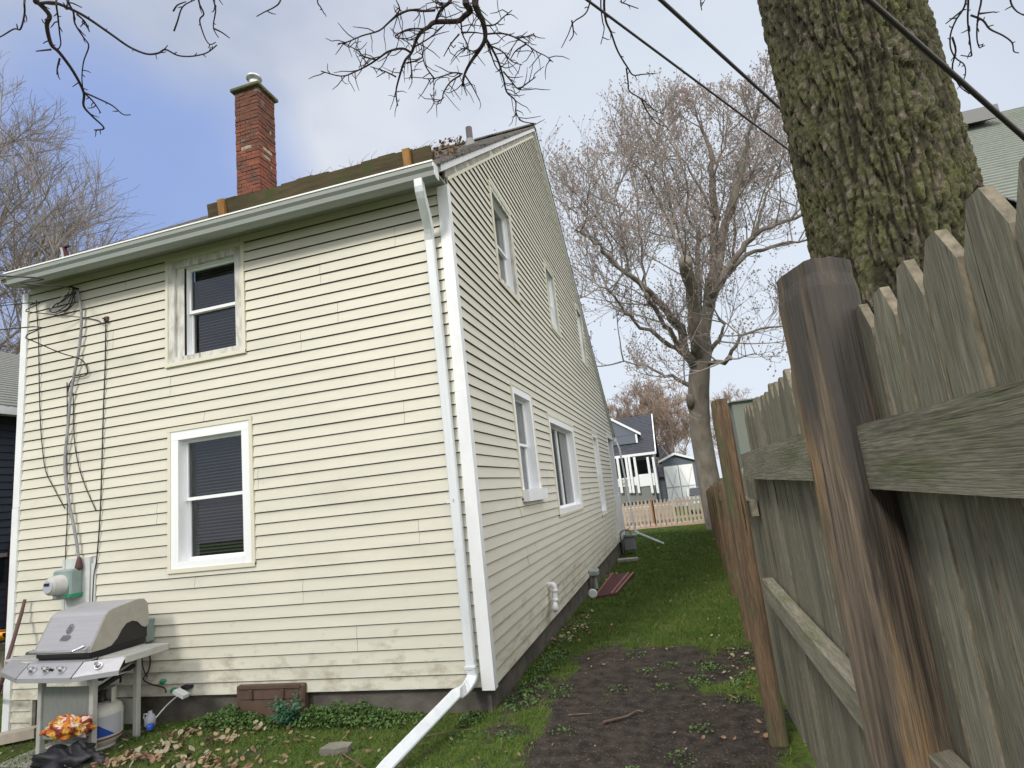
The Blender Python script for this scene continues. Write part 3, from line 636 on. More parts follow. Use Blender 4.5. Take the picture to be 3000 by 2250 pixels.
# bracket on the roof
bp = at('y', 1.5, 188, 757); T_ = thing('roof_bracket', bp, 'small rusty bent bracket standing on the far left roof edge', 'bracket')
mb = MB(); mb.prism([bp+Vector(q) for q in ((.02, 0, -.02), (.065, 0, -.02), (-.02, 0, .19), (-.05, 0, .19))], (0, .05, 0)); put('strut', mb, 'maroon', T_)
mb = MB(); mb.prism([bp+Vector(q) for q in ((-.05, .01, -.02), (-.01, .01, -.02), (-.052, .01, .20), (-.10, .01, .19))], (0, .05, 0)); put('strut', mb, 'grill_grey', T_)
mb = MB(); mb.box(bp+Vector((-.06, 0, .185)), bp+Vector((.05, .05, .21))); put('top_plate', mb, 'dark_metal', T_)

def wall(u, v, o=.03): return at('y', -o, u, v)
def cable(name, pts, r, m, label, cat='cable', group=None, o=.025, n=6):
    mb = MB(); mb.tube(smooth_line([wall(a, b, o) for a, b in pts], 4), r, n); ob = put(name, mb, m, None, True); return tag(ob, label, cat, group)
cable('service_cable', [(226, 850), (237, 900), (238, 960), (232, 1020), (219, 1090), (207, 1160), (200, 1240), (194, 1300), (190, 1350), (192, 1400), (200, 1460), (212, 1520), (223, 1580), (231, 1640)], .013, 'grey_cable', 'thick grey service cable running down the wall from the eave to the meter', o=.05)
cable('thin_cable', [(196, 1120), (197, 1200), (196, 1300), (197, 1420), (197, 1520), (193, 1600), (191, 1700), (189, 1790)], .0045, 'black_cable', 'thin black cable hanging straight just left of the grey service cable')
cable('thin_cable', [(106, 880), (109, 930), (113, 1000), (115, 1120), (118, 1230), (124, 1310), (134, 1380), (158, 1430), (190, 1490)], .0045, 'black_cable', 'leftmost thin black cable on the wall, curling right at its lower end')
cable('thin_cable', [(214, 1150), (216, 1230), (219, 1300), (232, 1370), (252, 1430), (281, 1495)], .0045, 'black_cable', 'short thin black cable right of the service cable, swinging right at its end')
cable('thin_cable', [(310, 945), (308, 1070), (303, 1200), (299, 1340), (295, 1470), (290, 1560), (283, 1640), (275, 1690), (271, 1775)], .0055, 'black_cable', 'thin black cable dropping from the small hook to right of the meter board')
mb = MB(); c = wall(313, 936, .02); mb.box(c+Vector((-.025, -.02, -.025)), c+Vector((.025, .02, .03)), 0, .006); mb.tube([c, c+Vector((0, -.05, 0))], .008, 6); tag(put('cable_hook', mb, 'brown_boot'), 'small dark cable hook fixed high on the left of the back wall', 'hook')
mb = MB()
for lp in ([(220, 845), (200, 870), (180, 885), (165, 890), (150, 905), (147, 912), (160, 916), (180, 905), (200, 890), (210, 860)], [(215, 845), (212, 880), (200, 905), (180, 915), (165, 918)], [(222, 850), (205, 895), (190, 908), (172, 912)], [(205, 845), (195, 868), (168, 893)], [(212, 842), (219, 880), (207, 900), (188, 915)]):
    mb.tube(smooth_line([wall(a, b, .05+.02*random.random()) for a, b in lp], 4), .006, 5)
mb.box(wall(205, 838, .10), wall(232, 850, .01)); tag(put('cable_coil', mb, 'black_cable', None, True), 'tangled loops of black cable hanging below the left eave', 'cable')
mb = MB(); mb.tube(smooth_line([wall(205, 850, .07), wall(180, 872, .08), wall(158, 890, .08), wall(148, 905, .08)], 4), .004, 5); tag(put('rope_end', mb, 'white_cable', None, True), 'pale twisted rope end looping down under the left eave', 'rope')
# wires arriving from the left
def wire(name, pts, r, label, cat='wire', group=None, m='black_cable'):
    mb = MB(); mb.tube(smooth_line(pts, 5), r, 6); return tag(put(name, mb, m, None, True), label, cat, group)
wire('drop_wire', [(-9.5, -1.6, 4.9), at('y', -.9, 0, 808), at('y', -.7, 60, 830), at('y', -.5, 150, 838), wall(212, 842, .06)], .007, 'black drop wire reaching the left end of the gutter')
wire('drop_wire', [(-9.5, -1.2, 3.9), at('y', -.5, 0, 896), at('y', -.3, 75, 912), at('y', -.15, 160, 922), wall(240, 930), wall(285, 938), wall(297, 948), wall(309, 948)], .005, 'thin black drop wire crossing the left corner to the small hook')
wire('drop_wire', [(-9.5, -1.4, 3.6), at('y', -.6, 0, 966), at('y', -.45, 75, 990), at('y', -.25, 175, 1033), wall(236, 1052), wall(254, 1075), wall(253, 1098), wall(218, 1108), wall(204, 1125), wall(197, 1150)], .006, 'black drop wire slanting down across the wall to the service cable')
# meter
mp = at('y', -.02, 235, 1700); T_ = thing('electric_meter', mp, 'grey green electric meter box with round glass dial on pale board', 'electric meter')
mb = MB(); mb.box((-4.335, -.028, .50), (-3.99, .0, 1.285)); mb.box((-3.975, -.024, .50), (-3.925, .0, 1.22)); mb.box((-4.35, .001, .48), (-3.91, .02, 1.30)); put('backboard', mb, 'grey_board', T_)
bx0, bx1 = -4.30, -4.07
mb = MB(); mb.box((bx0, -.15, .92), (bx1, -.03, 1.19), 0, .012); bxo = put('meter_box', mb, 'meter_box', T_)
mb = MB(); mb.lathe((bx0+.105, -.15, 1.055), [(.095, .0), (.095, -.05), (.085, -.05), (.080, -.10), (.065, -.115), (.03, -.12)], 28, ax='y'); put('meter_dome', mb, 'grill_grey', T_, True)
mb = MB(); mb.lathe((bx0+.105, -.271, 1.055), [(.06, 0), (.055, -.004)], 24, ax='y'); put('dial', mb, 'label_grey', T_)
mb = MB(); mb.box((bx0+.07, -.281, 1.065), (bx0+.13, -.276, 1.09)); put('display', mb, 'black_plastic', T_)
mb = MB(); q = wall(231, 1660, .06); mb.tube([q+Vector((0, 0, -.03)), q+Vector((0, 0, .0)), q+Vector((0, 0, .06)), q+Vector((0, 0, .09))], [.03, .034, .022, .014], 10); put('cable_boot', mb, 'brown_boot', T_, True)
mb = MB(); mb.box((bx1-.05, -.165, .93), (bx1+.01, -.03, .965), 0, .005); put('seal', mb, 'green_plastic', T_)
mb = MB(); a_, b_ = at('y', -.06, 412, 1815), at('y', -.06, 440, 1880); mb.box((a_.x, -.10, b_.z), (b_.x, -.0, a_.z), 0, .006); tag(put('junction_box', mb, 'meter_box'), 'small grey junction box on the wall behind the grill', 'junction box')
mb = MB(); mb.tube(smooth_line([wall(428, 1880), wall(440, 1930), wall(435, 1965), wall(420, 1990), wall(445, 2005), wall(480, 2015), wall(487, 2030)], 4), .006, 6); mb.tube(smooth_line([wall(415, 1880), wall(418, 1950), wall(432, 1985)], 4), .005, 6)
tag(put('ground_wire', mb, 'black_cable', None, True), 'black cables looping down the wall right of the grill', 'cable')
for (u, v, lb) in ((480, 1995, 'green cable clamp on the lowest siding course nearer the grill'), (511, 2020, 'green round cable clamp just left of the white floodlight')):
    mb = MB(); c = wall(u, v, .01); mb.tube([c+Vector((-.03, -.005, -.005)), c+Vector((.0, -.02, 0)), c+Vector((.03, -.005, .008))], [.012, .022, .012], 8); tag(put('cable_clamp', mb, 'green_plastic', None, True), lb, 'clamp')
lp = at('y', -.05, 545, 2028); T_ = thing('floodlight', lp, 'white floodlight tilted down at the foot of the back wall', 'light')
mb = MB(); mb.prism([lp+Vector(q) for q in ((-.06, -.02, .02), (.05, -.02, -.03), (.06, -.02, .0), (-.05, -.02, .045))], (0, -.07, 0)); put('lamp_head', mb, 'white_plastic', T_)
mb = MB(); mb.box(lp+Vector((-.055, .0, .025)), lp+Vector((.04, .045, .05))); put('mount', mb, 'black_plastic', T_)
mb = MB(); mb.tube(smooth_line([at('y', -.06, 527, 2033), at('y', -.1, 490, 2065), at('y', -.2, 455, 2105), at('y', -.25, 440, 2125)], 4), .006, 6); tag(put('power_cord', mb, 'white_cable', None, True), 'white cord running down from the floodlight to the ground', 'cord')
jp = at('y', -.22, 440, 2110); T_ = thing('plastic_jug', jp, 'translucent plastic jug lying beside the grill leg', 'jug')
mb = MB(); mb.lathe((jp.x, jp.y, jp.z-.045), [(.035, 0), (.045, .01), (.045, .06), (.03, .09), (.016, .10), (.016, .12)], 14); put('body', mb, 'label_grey', T_, True)
mb = MB(); mb.tube([jp+Vector((-.03, 0, .05)), jp+Vector((-.065, 0, .05)), jp+Vector((-.07, 0, .02)), jp+Vector((-.04, 0, .0))], .006, 6); put('handle', mb, 'white_plastic', T_, True)
cp = at('y', -.3, 440, 2128); mb = MB(); mb.lathe((cp.x, cp.y, cp.z-.02), [(.025, 0), (.03, .01), (.028, .035), (.01, .04)], 12); tag(put('bottle_cap', mb, 'blue_plastic', None, True), 'blue plastic cap at the end of the white cord', 'cap')
# ------------------------------------------------ gas grill
G = thing('gas_grill', (-3.43, -.43, -.242), 'silver gas grill with closed lid and side shelves against the wall', 'grill'); G.rotation_euler = (0, 0, R_(-3))
def gp(name, mb, m, par=None, sm=False): return put(name, mb, m, par or G, sm, local=True)
lid = [(-.275, .80), (-.275, .825), (-.15, 1.065), (-.12, 1.09), (-.09, 1.10), (.15, 1.135), (.20, 1.125), (.235, 1.08), (.245, .98)]
mb = MB()
mb.prism([(-.31, a, b) for a, b in lid+[(.245, .80)]], (.62, 0, 0))
ld = gp('lid', mb, 'steel')
arch = [(.245, .98), (.240, .90), (.215, .885), (.18, .90), (.14, .945), (.09, .965), (.03, .955), (-.01, .915), (-.05, .855), (-.10, .81), (-.16, .80)]
for x in (-.326, .314):
    mb = MB(); mb.prism([(x, a, b) for a, b in lid+arch], (.012, 0, 0)); gp('lid_side', mb, 'steel_side', ld)
mb = MB(); mb.tube(smooth_line([(-.29, -.30, .835), (-.28, -.345, .83), (-.24, -.355, .83), (.16, -.355, .83), (.24, -.345, .835), (.29, -.29, .86)], 3), .013, 10); gp('handle', mb, 'chrome', ld, True)
mb = MB(); nn = Vector((0, -.24, .125)).normalized()
def onlid(x, t, o=.004): return Vector((x, -.275+.125*t, .825+.24*t))+Vector((0, -.887, .462))*o
for k in range(16):
    a, b = 2*math.pi*k/16, 2*math.pi*(k+1)/16
    mb.prism([onlid(-.01+.034*math.cos(a), .62+.15*math.sin(a)), onlid(-.01+.034*math.cos(b), .62+.15*math.sin(b)), onlid(-.01+.020*math.cos(b), .62+.085*math.sin(b)), onlid(-.01+.020*math.cos(a), .62+.085*math.sin(a))], Vector((0, -.887, .462))*.006)
mb.prism([onlid(-.070, .28), onlid(.012, .28), onlid(.040, .37), onlid(.032, .43), onlid(-.050, .43)], Vector((0, -.887, .462))*.006); mb.prism([onlid(-.015, .62), onlid(.0, .70), onlid(.008, .60), onlid(-.004, .54)], Vector((0, -.887, .462))*.009); gp('emblem', mb, 'chrome', ld)
mb = MB(); mb.box((-.295, -.255, .70), (.295, .225, .80))
for x in (-.3135, .3105): mb.prism([(x, -.27, .799), (x, .24, .799), (x, .24, .97), (x, -.17, .97)], (.003, 0, 0))
mb.box((-.28, -.2, .79), (.28, .2, .81)) if False else None; mb.box((-.30, -.27, .765), (.30, .235, .798)); gp('firebox', mb, 'black_iron')
Bf = [(-.80, -.22), (-.29, -.42), (.31, -.42), (.60, -.25)]; Tf = [(-.80, -.17), (-.31, -.33), (.33, -.33), (.60, -.19)]
mb = MB()
for i in range(3):
    b0_, b1_, t0_, t1_ = Bf[i], Bf[i+1], Tf[i], Tf[i+1]
    mb.face([(b0_[0], b0_[1], .655), (b1_[0], b1_[1], .655), (t1_[0], t1_[1], .745), (t0_[0], t0_[1], .745)]); mb.face([(b0_[0], b0_[1], .62), (b1_[0], b1_[1], .62), (b1_[0], b1_[1], .655), (b0_[0], b0_[1], .655)])
    mb.face([(b0_[0], b0_[1], .62), (b0_[0], b0_[1]+.12, .62), (b1_[0], b1_[1]+.12, .62), (b1_[0], b1_[1], .62)])
mb.box((-.33, -.33, .735), (.30, -.20, .747)); mb.box((-.33, -.30, .62), (.30, -.25, .735)); gp('control_panel', mb, 'steel')
mb = MB()
for x in (-.30, .312):
    mb = MB(); mb.prism([(x, -.424, .652), (x+.006, -.424, .652), (x+.018, -.334, .747), (x+.012, -.334, .747)], (0, .004, -.004)); gp('panel_seam', mb, 'dark_metal')
for sx, nm in ((1, 'side_shelf'), (-1, 'side_shelf')):
    mb = MB(); x0, x1 = (.31, .615) if sx > 0 else (-.80, -.31)
    mb.box((x0, -.20, .728), (x1, .20, .745)); mb.box((x0, -.20, .70), (x0+.01, .20, .728)); mb.box((x1-.01, -.20, .695), (x1, .20, .7275)); mb.box((x0, .19, .695), (x1, .20, .7275))
    for k in range(7): mb.box((x0+.03+.04*k, -.18, .7455), (x0+.05+.04*k, .18, .749))
    gp(nm, mb, 'grill_grey')
for x, (nx_, ny_) in ((-.16, (0, -1)), (.0, (0, -1)), (.17, (0, -1)), (.45, (.45, -.85))):
    cy = -.38 if x < .3 else -.30
    mb = MB(); base = Vector((x, cy, .70)); n = Vector((nx_*.7, ny_*.7, .7)).normalized()
    mb.tube([base-n*.005, base+n*.012, base+n*.0125, base+n*.036], [.030, .030, .021, .019], 16); mb.box(base+n*.036+Vector((-.004, -.02, -.004)), base+n*.046+Vector((.004, .01, .01))); gp('knob', mb, 'chrome', None, False)
mb = MB(); mb.tube([(.055, -.37, .70), (.045, -.40, .715)], .009, 8); gp('igniter', mb, 'black_iron')
for x, y, z1 in ((-.29, -.22, .70), (.30, -.225, .70), (-.29, .19, .70), (.285, .17, .70)):
    mb = MB(); mb.box((x-.022, y-.022, 0), (x+.022, y+.022, z1), 0, .004); gp('leg', mb, 'grill_grey')
mb = MB(); mb.box((-.265, -.222, .13), (.275, -.212, .53)); gp('cart_door', mb, 'grill_door')
mb = MB(); mb.box((-.28, -.20, .05), (.06, .19, .065)); mb.box((-.27, .19, .10), (.27, .2, .3)); gp('cart_floor', mb, 'grill_grey')
mb = MB(); mb.prism([(.24, -.15, .60), (.24, .15, .68), (.24, .15, .64), (.24, -.15, .55)], (.06, 0, 0)); mb.prism([(.25, -.18, .50), (.25, .17, .60), (.25, .17, .575), (.25, -.18, .47)], (.04, 0, 0)); gp('side_brace', mb, 'black_iron')
mb = MB(); mb.tube(smooth_line([(.33, -.02, .50), (.36, -.05, .56), (.33, -.12, .62), (.29, -.10, .68), (.26, 0, .70)], 4), .009, 8); gp('gas_hose', mb, 'black_iron', None, True)
# propane tank standing under the right shelf
tk = Vector((at('y', -.46, 298, 2100).x, -.46, -.236)); T_ = thing('propane_tank', tk, 'white propane tank with blue label standing under the grill', 'propane tank')
mb = MB(); mb.lathe(tk, [(.10, 0), (.105, .03), (.148, .06), (.153, .10), (.153, .27), (.14, .31), (.10, .335), (.03, .345)], 32); put('body', mb, 'tank_white', T_, True)
mb = MB(); mb.lathe(tk, [(.152, .075), (.1545, .078), (.1545, .088), (.152, .09)], 32); put('weld_band', mb, 'rust', T_, True)
mb = MB()
def strip(a0, a1, f0, f1, mi, R=.1545, n=16):
    for i in range(n):
        t0, t1 = i/n, (i+1)/n; A0, A1 = R_(a0+(a1-a0)*t0), R_(a0+(a1-a0)*t1)
        mb.face([tk+Vector((R*math.cos(A0), R*math.sin(A0), f0(t0))), tk+Vector((R*math.cos(A1), R*math.sin(A1), f0(t1))), tk+Vector((R*math.cos(A1), R*math.sin(A1), f1(t1))), tk+Vector((R*math.cos(A0), R*math.sin(A0), f1(t0)))], mi)
strip(-100, 20, lambda t: .10, lambda t: .255, 1); strip(-100, -5, lambda t: .105, lambda t: .105+.145*min(1, (1-t)*1.4+ .0) if t > .2 else .25, 0, .1552)
put('label', mb, ['label_blue', 'label_grey'], T_)
mb = MB()
for a in range(0, 360, 15):
    if a >= 285: continue
    A, B = R_(a), R_(a+15); mb.prism([tk+Vector((.10*math.cos(A), .10*math.sin(A), .32)), tk+Vector((.10*math.cos(B), .10*math.sin(B), .32)), tk+Vector((.10*math.cos(B), .10*math.sin(B), .45)), tk+Vector((.10*math.cos(A), .10*math.sin(A), .45))], (-.004*math.cos(A), -.004*math.sin(A), 0))
put('collar', mb, 'tank_white', T_)
mb = MB(); mb.lathe(tk, [(.03, .34), (.025, .40), (.035, .41), (.035, .43), (.01, .435)], 14); put('valve', mb, 'dark_metal', T_, True)
mb = MB(); mb.box((-4.0, -.80, -.35), (-2.80, -.10, -.245), 0, .008); o = put('concrete_slab', mb, 'slab'); tag(o, 'concrete slab under the grill and the propane tank', 'slab')
# bright crumpled bag, dark scraps, paving pieces
bc = at('y', -.78, 200, 2136); rnd = random.Random(4)
def crumple(c, rx, ry, rz, m, name, label, cat, n=14, am=.35, seed=1, mis=None):
    mb = MB(); rows = n//2
    for j in range(rows+1):
        ph = math.pi*j/rows
        for i in range(n):
            th = 2*math.pi*i/n; v = Vector((math.sin(ph)*math.cos(th), math.sin(ph)*math.sin(th), math.cos(ph)))
            k = 1+am*noise.noise(v*2.3+Vector((seed, 0, 0)))+am*.5*noise.noise(v*6+Vector((0, seed, 0)))
            mb.v.append((c.x+v.x*rx*k, c.y+v.y*ry*k, c.z+max(v.z, -.55)*rz*k))
    for j in range(rows):
        for i in range(n):
            mb.f.append((j*n+i, j*n+(i+1) % n, (j+1)*n+(i+1) % n, (j+1)*n+i)); mb.m.append(0 if mis is None else mis(j, i))
    o = put(name, mb, m, None, True); tag(o, label, cat); return o
crumple(bc, .20, .10, .085, ['bag_orange', 'bag_white'], 'crumpled_bag', 'crumpled orange, yellow and red bag lying before the grill', 'bag', n=44, am=.55, seed=3, mis=lambda j, i: 1 if noise.noise(Vector((i*.35, j*.45, 3))) > .18 else 0)
crumple(Vector((bc.x+.05, -.80, -.20)), .31, .09, .10, 'black_plastic', 'black_liner', 'black plastic sheet crumpled under the bright bag', 'plastic sheet', n=36, am=.6, seed=8)
for i, (u, v, w_, d_, lb, mt) in enumerate(((195, 2208, .22, .13, 'pinkish broken paving stone before the black plastic sheet', 'stone'), (985, 2190, .20, .13, 'flat grey broken stone lying left of the white spout', 'stone'))):
    c = at('z', -.16 if i else -.22, u, v); mb = MB(); k = random.Random(i)
    pl = [(c.x+w_*a, c.y+d_*b, c.z-.03) for a, b in ((-.5, -.42), (.1, -.5), (.52, -.2), (.48, .38), (0, .5), (-.42, .3))]; mb.prism(pl, (.004, 0, .045)); tag(put('broken_stone', mb, mt), lb, 'stone')
mb = MB(); a_, b_ = at('z', -.22, -20, 2165), at('z', -.2, 112, 2138); mb.sweep([a_, (a_+b_)*.5, b_], [(-.06, -.05), (.06, -.05), (.06, .03), (-.06, .03)], (0, 0, 1)); tag(put('timber_edging', mb, 'fence_tan'), 'weathered timber edging at the bottom left corner of the house', 'timber')
mb = MB(); mb.tube([at('y', -.06, 73, 1756), at('y', -.09, 62, 1800), at('y', -.30, 25, 1925), at('y', -.42, 2, 2010), at('z', -.25, -20, 2090)], [.014, .016, .017, .017, .018], 8); tag(put('leaning_pole', mb, 'handle_wood', None, True), 'dark wooden pole leaning against the left corner of the house', 'pole')
# twigs on the soil
for pts, r, lb in (([(1768, 2116), (1800, 2108), (1838, 2098), (1868, 2082), (1885, 2086)], .011, 'dark fallen branch lying on the bare soil path'), ([(1240, 2160), (1290, 2148), (1340, 2142), (1395, 2134)], .006, 'thin pale twig lying right of the white spout'), ([(1000, 2205), (1040, 2232), (1075, 2255)], .007, 'pale bent twig lying across the flat grey stone'), ([(1665, 2095), (1700, 2092), (1735, 2090)], .006, 'short thin twig left of the dark fallen branch')):
    mb = MB(); q = smooth_line([at('z', -.175, u, v) for u, v in pts], 3); mb.tube(q, [r*(1-.6*i/len(q)) for i in range(len(q))], 7); tag(put('fallen_twig', mb, 'stick', None, True), lb, 'twig')
# maroon cellar cover
mc = [at('z', -.27, *p) for p in ((1742, 1752), (1808, 1742), (1858, 1682), (1795, 1684))]
T_ = thing('cellar_cover', mc[0], 'low maroon ribbed cellar cover lying beside the foundation', 'cellar cover')
mb = MB(); mb.prism([p-Vector((0, 0, .04)) for p in mc], (0, 0, .06)); put('panel', mb, 'maroon', T_)
for f0, f1 in ((0, .05), (.72, .78), (.94, 1.0)):
    mb = MB(); A, B, Cc, D = mc; l = lambda p, q, t: p+(q-p)*t
    mb.prism([l(A, B, f0)+Vector((0, 0, .021)), l(A, B, f1)+Vector((0, 0, .021)), l(D, Cc, f1)+Vector((0, 0, .021)), l(D, Cc, f0)+Vector((0, 0, .021))], (0, 0, .02)); put('rib', mb, 'maroon_edge', T_)
# gas meter
gc = at('z', -.30, 1850, 1618); T_ = thing('gas_meter', gc, 'grey gas meter standing at the far corner of the cream house', 'gas meter')
mb = MB(); mb.box(gc+Vector((-.15, -.12, .06)), gc+Vector((.14, .14, .36)), 0, .02); mb.box(gc+Vector((-.17, -.14, .38)), gc+Vector((.2, .16, .43)), 0, .01); put('meter_body', mb, 'gas_grey', T_)
mb = MB(); mb.tube(smooth_line([gc+Vector((-.13, 0, -.05)), gc+Vector((-.2, 0, .2)), gc+Vector((-.2, 0, .5)), gc+Vector((0, 0, .55)), gc+Vector((.05, 0, .42))], 4), .02, 8); mb.tube([gc+Vector((.1, 0, -.1)), gc+Vector((.1, 0, .1))], .02, 8); put('pipe', mb, 'gas_grey', T_, True)
mb = MB(); q = at('y', 10.3, 1830, 1560); mb.prism([q+Vector(k) for k in ((-.1, 0, -.16), (.13, 0, .12), (.16, 0, .16), (-.06, 0, -.12))], (0, .5, 0)); tag(put('white_ramp', mb, 'white_vinyl'), 'small white slanting board above the gas meter', 'board')
mb = MB(); q = at('z', -.3, 1850, 1637); mb.box(q+Vector((-.3, -.2, -.03)), q+Vector((.15, .1, .02))); tag(put('paving_slab', mb, 'slab'), 'thin grey paving slab in the grass before the gas meter', 'slab')

# ------------------------------------------------ wooden fence
def fxl(y): return 2.005+(.031*y if y > 0 else 0)
FN = thing('wooden_fence', (fxl(-1.8), -1.8, -.2), 'weathered grey wooden picket fence with brown posts running along the path', 'fence')
def post(y, zt, w, m, seed, zb=-.6, tw=0, nm='post', n=24, dx=0):
    mb = MB(); rings = 70; c = Vector((fxl(y)+dx, y, 0))
    for j in range(rings+1):
        t = j/rings; z = zb+(zt-zb)*t
        for i in range(n):
            a = 2*math.pi*i/n+tw+t*.12; ca, sa = math.cos(a-tw), math.sin(a-tw)
            k = min(1/max(abs(ca), .001), 1/max(abs(sa), .001)); k = min(k, 1.25)*w/2
            k += .0035*noise.noise(Vector((ca*6+seed, sa*6, z*1.3)))
            gk = noise.noise(Vector((ca*5+seed, sa*5, z*.35)))
            if gk > .42: k -= .012*min(1, (gk-.42)/.12)
            if t > .985: k *= .93
            mb.v.append((c.x+math.cos(a)*k, c.y+math.sin(a)*k, z+(.012*math.sin(a*1+seed)+.006*noise.noise(Vector((ca*4, sa*4, seed))) if t > .96 else 0)))
    for j in range(rings):
        for i in range(n): mb.f.append((j*n+i, j*n+(i+1) % n, (j+1)*n+(i+1) % n, (j+1)*n+i)); mb.m.append(0)
    mb.f.append(tuple(rings*n+i for i in range(n))); mb.m.append(0)
    return put(nm, mb, m, FN)
PY1, PY2 = -3.02, -.57
post(PY1, 1.91, .155, 'post_near', 3, tw=.5, dx=.015); post(PY2, 1.885, .105, 'post_far', 9, tw=.1, dx=-.06)
rnd = random.Random(17)
def picket(y, zt, zb, par, wd=.14, name='picket', mb=None, lean=0):
    x = fxl(y)+.078+rnd.uniform(-.003, .003); own = mb is None
    if own: mb = MB()
    h = wd/2-.004; e = rnd.uniform(.010, .02); ce = rnd.uniform(.065, .085)
    zt += rnd.uniform(-.012, .012)
    n0 = len(mb.f)
    mb.prism([(x, y-h, zb), (x, y+h, zb), (x, y+h+lean, zt-ce), (x, y+h-.047+lean, zt-.002), (x, y-h+.047+lean, zt), (x, y-h+lean, zt-ce)], (.019, 0, 0))
    if own:
        for k in range(n0+2, len(mb.f)): mb.m[k] = 1
        return put(name, mb, ['picket', 'picket_edge'], par)
y = PY2-.065
while y > PY1+.04: picket(y, 1.805, -.15, FN, lean=rnd.uniform(-.005, .005)); y -= .1415+rnd.uniform(0, .006)
y = PY1-.06
while y > -5.3: picket(y, 1.785, -.15, FN, lean=rnd.uniform(-.005, .005)); y -= .143+rnd.uniform(0, .006)
def rail(y0, y1, z0, z1, x0=.012, x1=.066, nm='rail', sag=0):
    mb = MB(); k = 8
    P = [(y0+(y1-y0)*i/k) for i in range(k+1)]
    for i in range(k):
        a, b = P[i], P[i+1]; s0 = sag*math.sin(math.pi*i/k); s1 = sag*math.sin(math.pi*(i+1)/k)
        v = [(fxl(a)+x0, a, z0-s0), (fxl(a)+x1, a, z0-s0), (fxl(a)+x1, a, z1-s0), (fxl(a)+x0, a, z1-s0)]; w_ = [(fxl(b)+x0, b, z0-s1), (fxl(b)+x1, b, z0-s1), (fxl(b)+x1, b, z1-s1), (fxl(b)+x0, b, z1-s1)]
        for q in range(4): mb.face([v[q], v[(q+1) % 4], w_[(q+1) % 4], w_[q]])
        if i == 0: mb.face(v[::-1])
        if i == k-1: mb.face(w_)
    return put(nm, mb, 'rail', FN)
rail(PY2-.045, PY1+.05, 1.37, 1.525); rail(PY2-.045, PY1+.05, .66, .765, -.0, .066, sag=.01)
rail(PY1-.05, -5.4, 1.355, 1.50); rail(PY1-.05, -5.4, .70, .80)
for i in range(8):
    y0 = PY2+2.44*i; y1 = y0+2.44; zt = 1.43-.085*i; mb = MB(); y = y0+.07
    while y < y1-.05: picket(y, zt, -.36, None, mb=mb); y += .145
    put('picket_panel', mb, ['picket' if i < 1 else 'post_far'], FN)
    if i: post(y0, zt+.02, .10, 'post_far', 20+i, n=12)
    mb = MB(); mb.prism([(fxl(y0)+.01, y0+.04, zt-.30), (fxl(y0)+.066, y0+.04, zt-.30), (fxl(y0)+.066, y0+.04, zt-.20), (fxl(y0)+.01, y0+.04, zt-.20)], (fxl(y1)-fxl(y0), 2.37, 0)); put('rail', mb, 'rail', FN)

# ------------------------------------------------ big mossy tree
BT = thing('mossy_tree', (2.70, -1.68, -.3), 'huge tree trunk covered in moss and furrowed bark behind the fence', 'tree')
mb = MB(); nA, nZ = 330, 620; cx, cy = 2.72, -1.68
zt_ = 7.6; plate = []
def smo(x): x = max(0, min(1, x)); return x*x*(3-2*x)
for j in range(nZ+1):
    t = j/nZ; z = -.4+(zt_+.4)*(t**1.25)
    r0 = .356 + .13*math.exp(-max(z-.6, 0)*1.1) - .006*z
    for i in range(nA):
        a = 2*math.pi*i/nA; ca, sa = math.cos(a), math.sin(a)
        rr = r0*(1+.05*noise.noise(Vector((ca*1.2, sa*1.2, z*.35)))+.02*math.cos(3*a+z*.5))
        wv = noise.noise(Vector((ca*3, sa*3, z*2.2)))*.5
        p = Vector((ca*rr*36+wv, sa*rr*36+wv, z*17.0+wv*2))
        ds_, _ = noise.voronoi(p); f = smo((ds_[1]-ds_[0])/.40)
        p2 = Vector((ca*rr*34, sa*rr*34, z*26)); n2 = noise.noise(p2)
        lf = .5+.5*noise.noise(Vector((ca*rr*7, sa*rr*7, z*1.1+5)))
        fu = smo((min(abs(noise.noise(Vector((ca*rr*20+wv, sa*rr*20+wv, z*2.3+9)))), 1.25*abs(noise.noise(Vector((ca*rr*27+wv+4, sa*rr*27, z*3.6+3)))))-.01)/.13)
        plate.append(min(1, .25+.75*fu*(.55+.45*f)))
        rr += -.011*(1-f)*(.4+.8*lf)-.019*(1-fu)+.007*n2+.004*noise.noise(p2*2.1)
        mb.v.append((cx+ca*rr+.012*math.sin(z*.8), cy+sa*rr, z))
for j in range(nZ):
    for i in range(nA): mb.f.append((j*nA+i, j*nA+(i+1) % nA, (j+1)*nA+(i+1) % nA, (j+1)*nA+i))
mb.m = [0]*len(mb.f); to = put('trunk', mb, 'bark_moss', BT); ta = to.data.attributes.new('plate', 'FLOAT', 'POINT'); ta.data.foreach_set('value', plate)
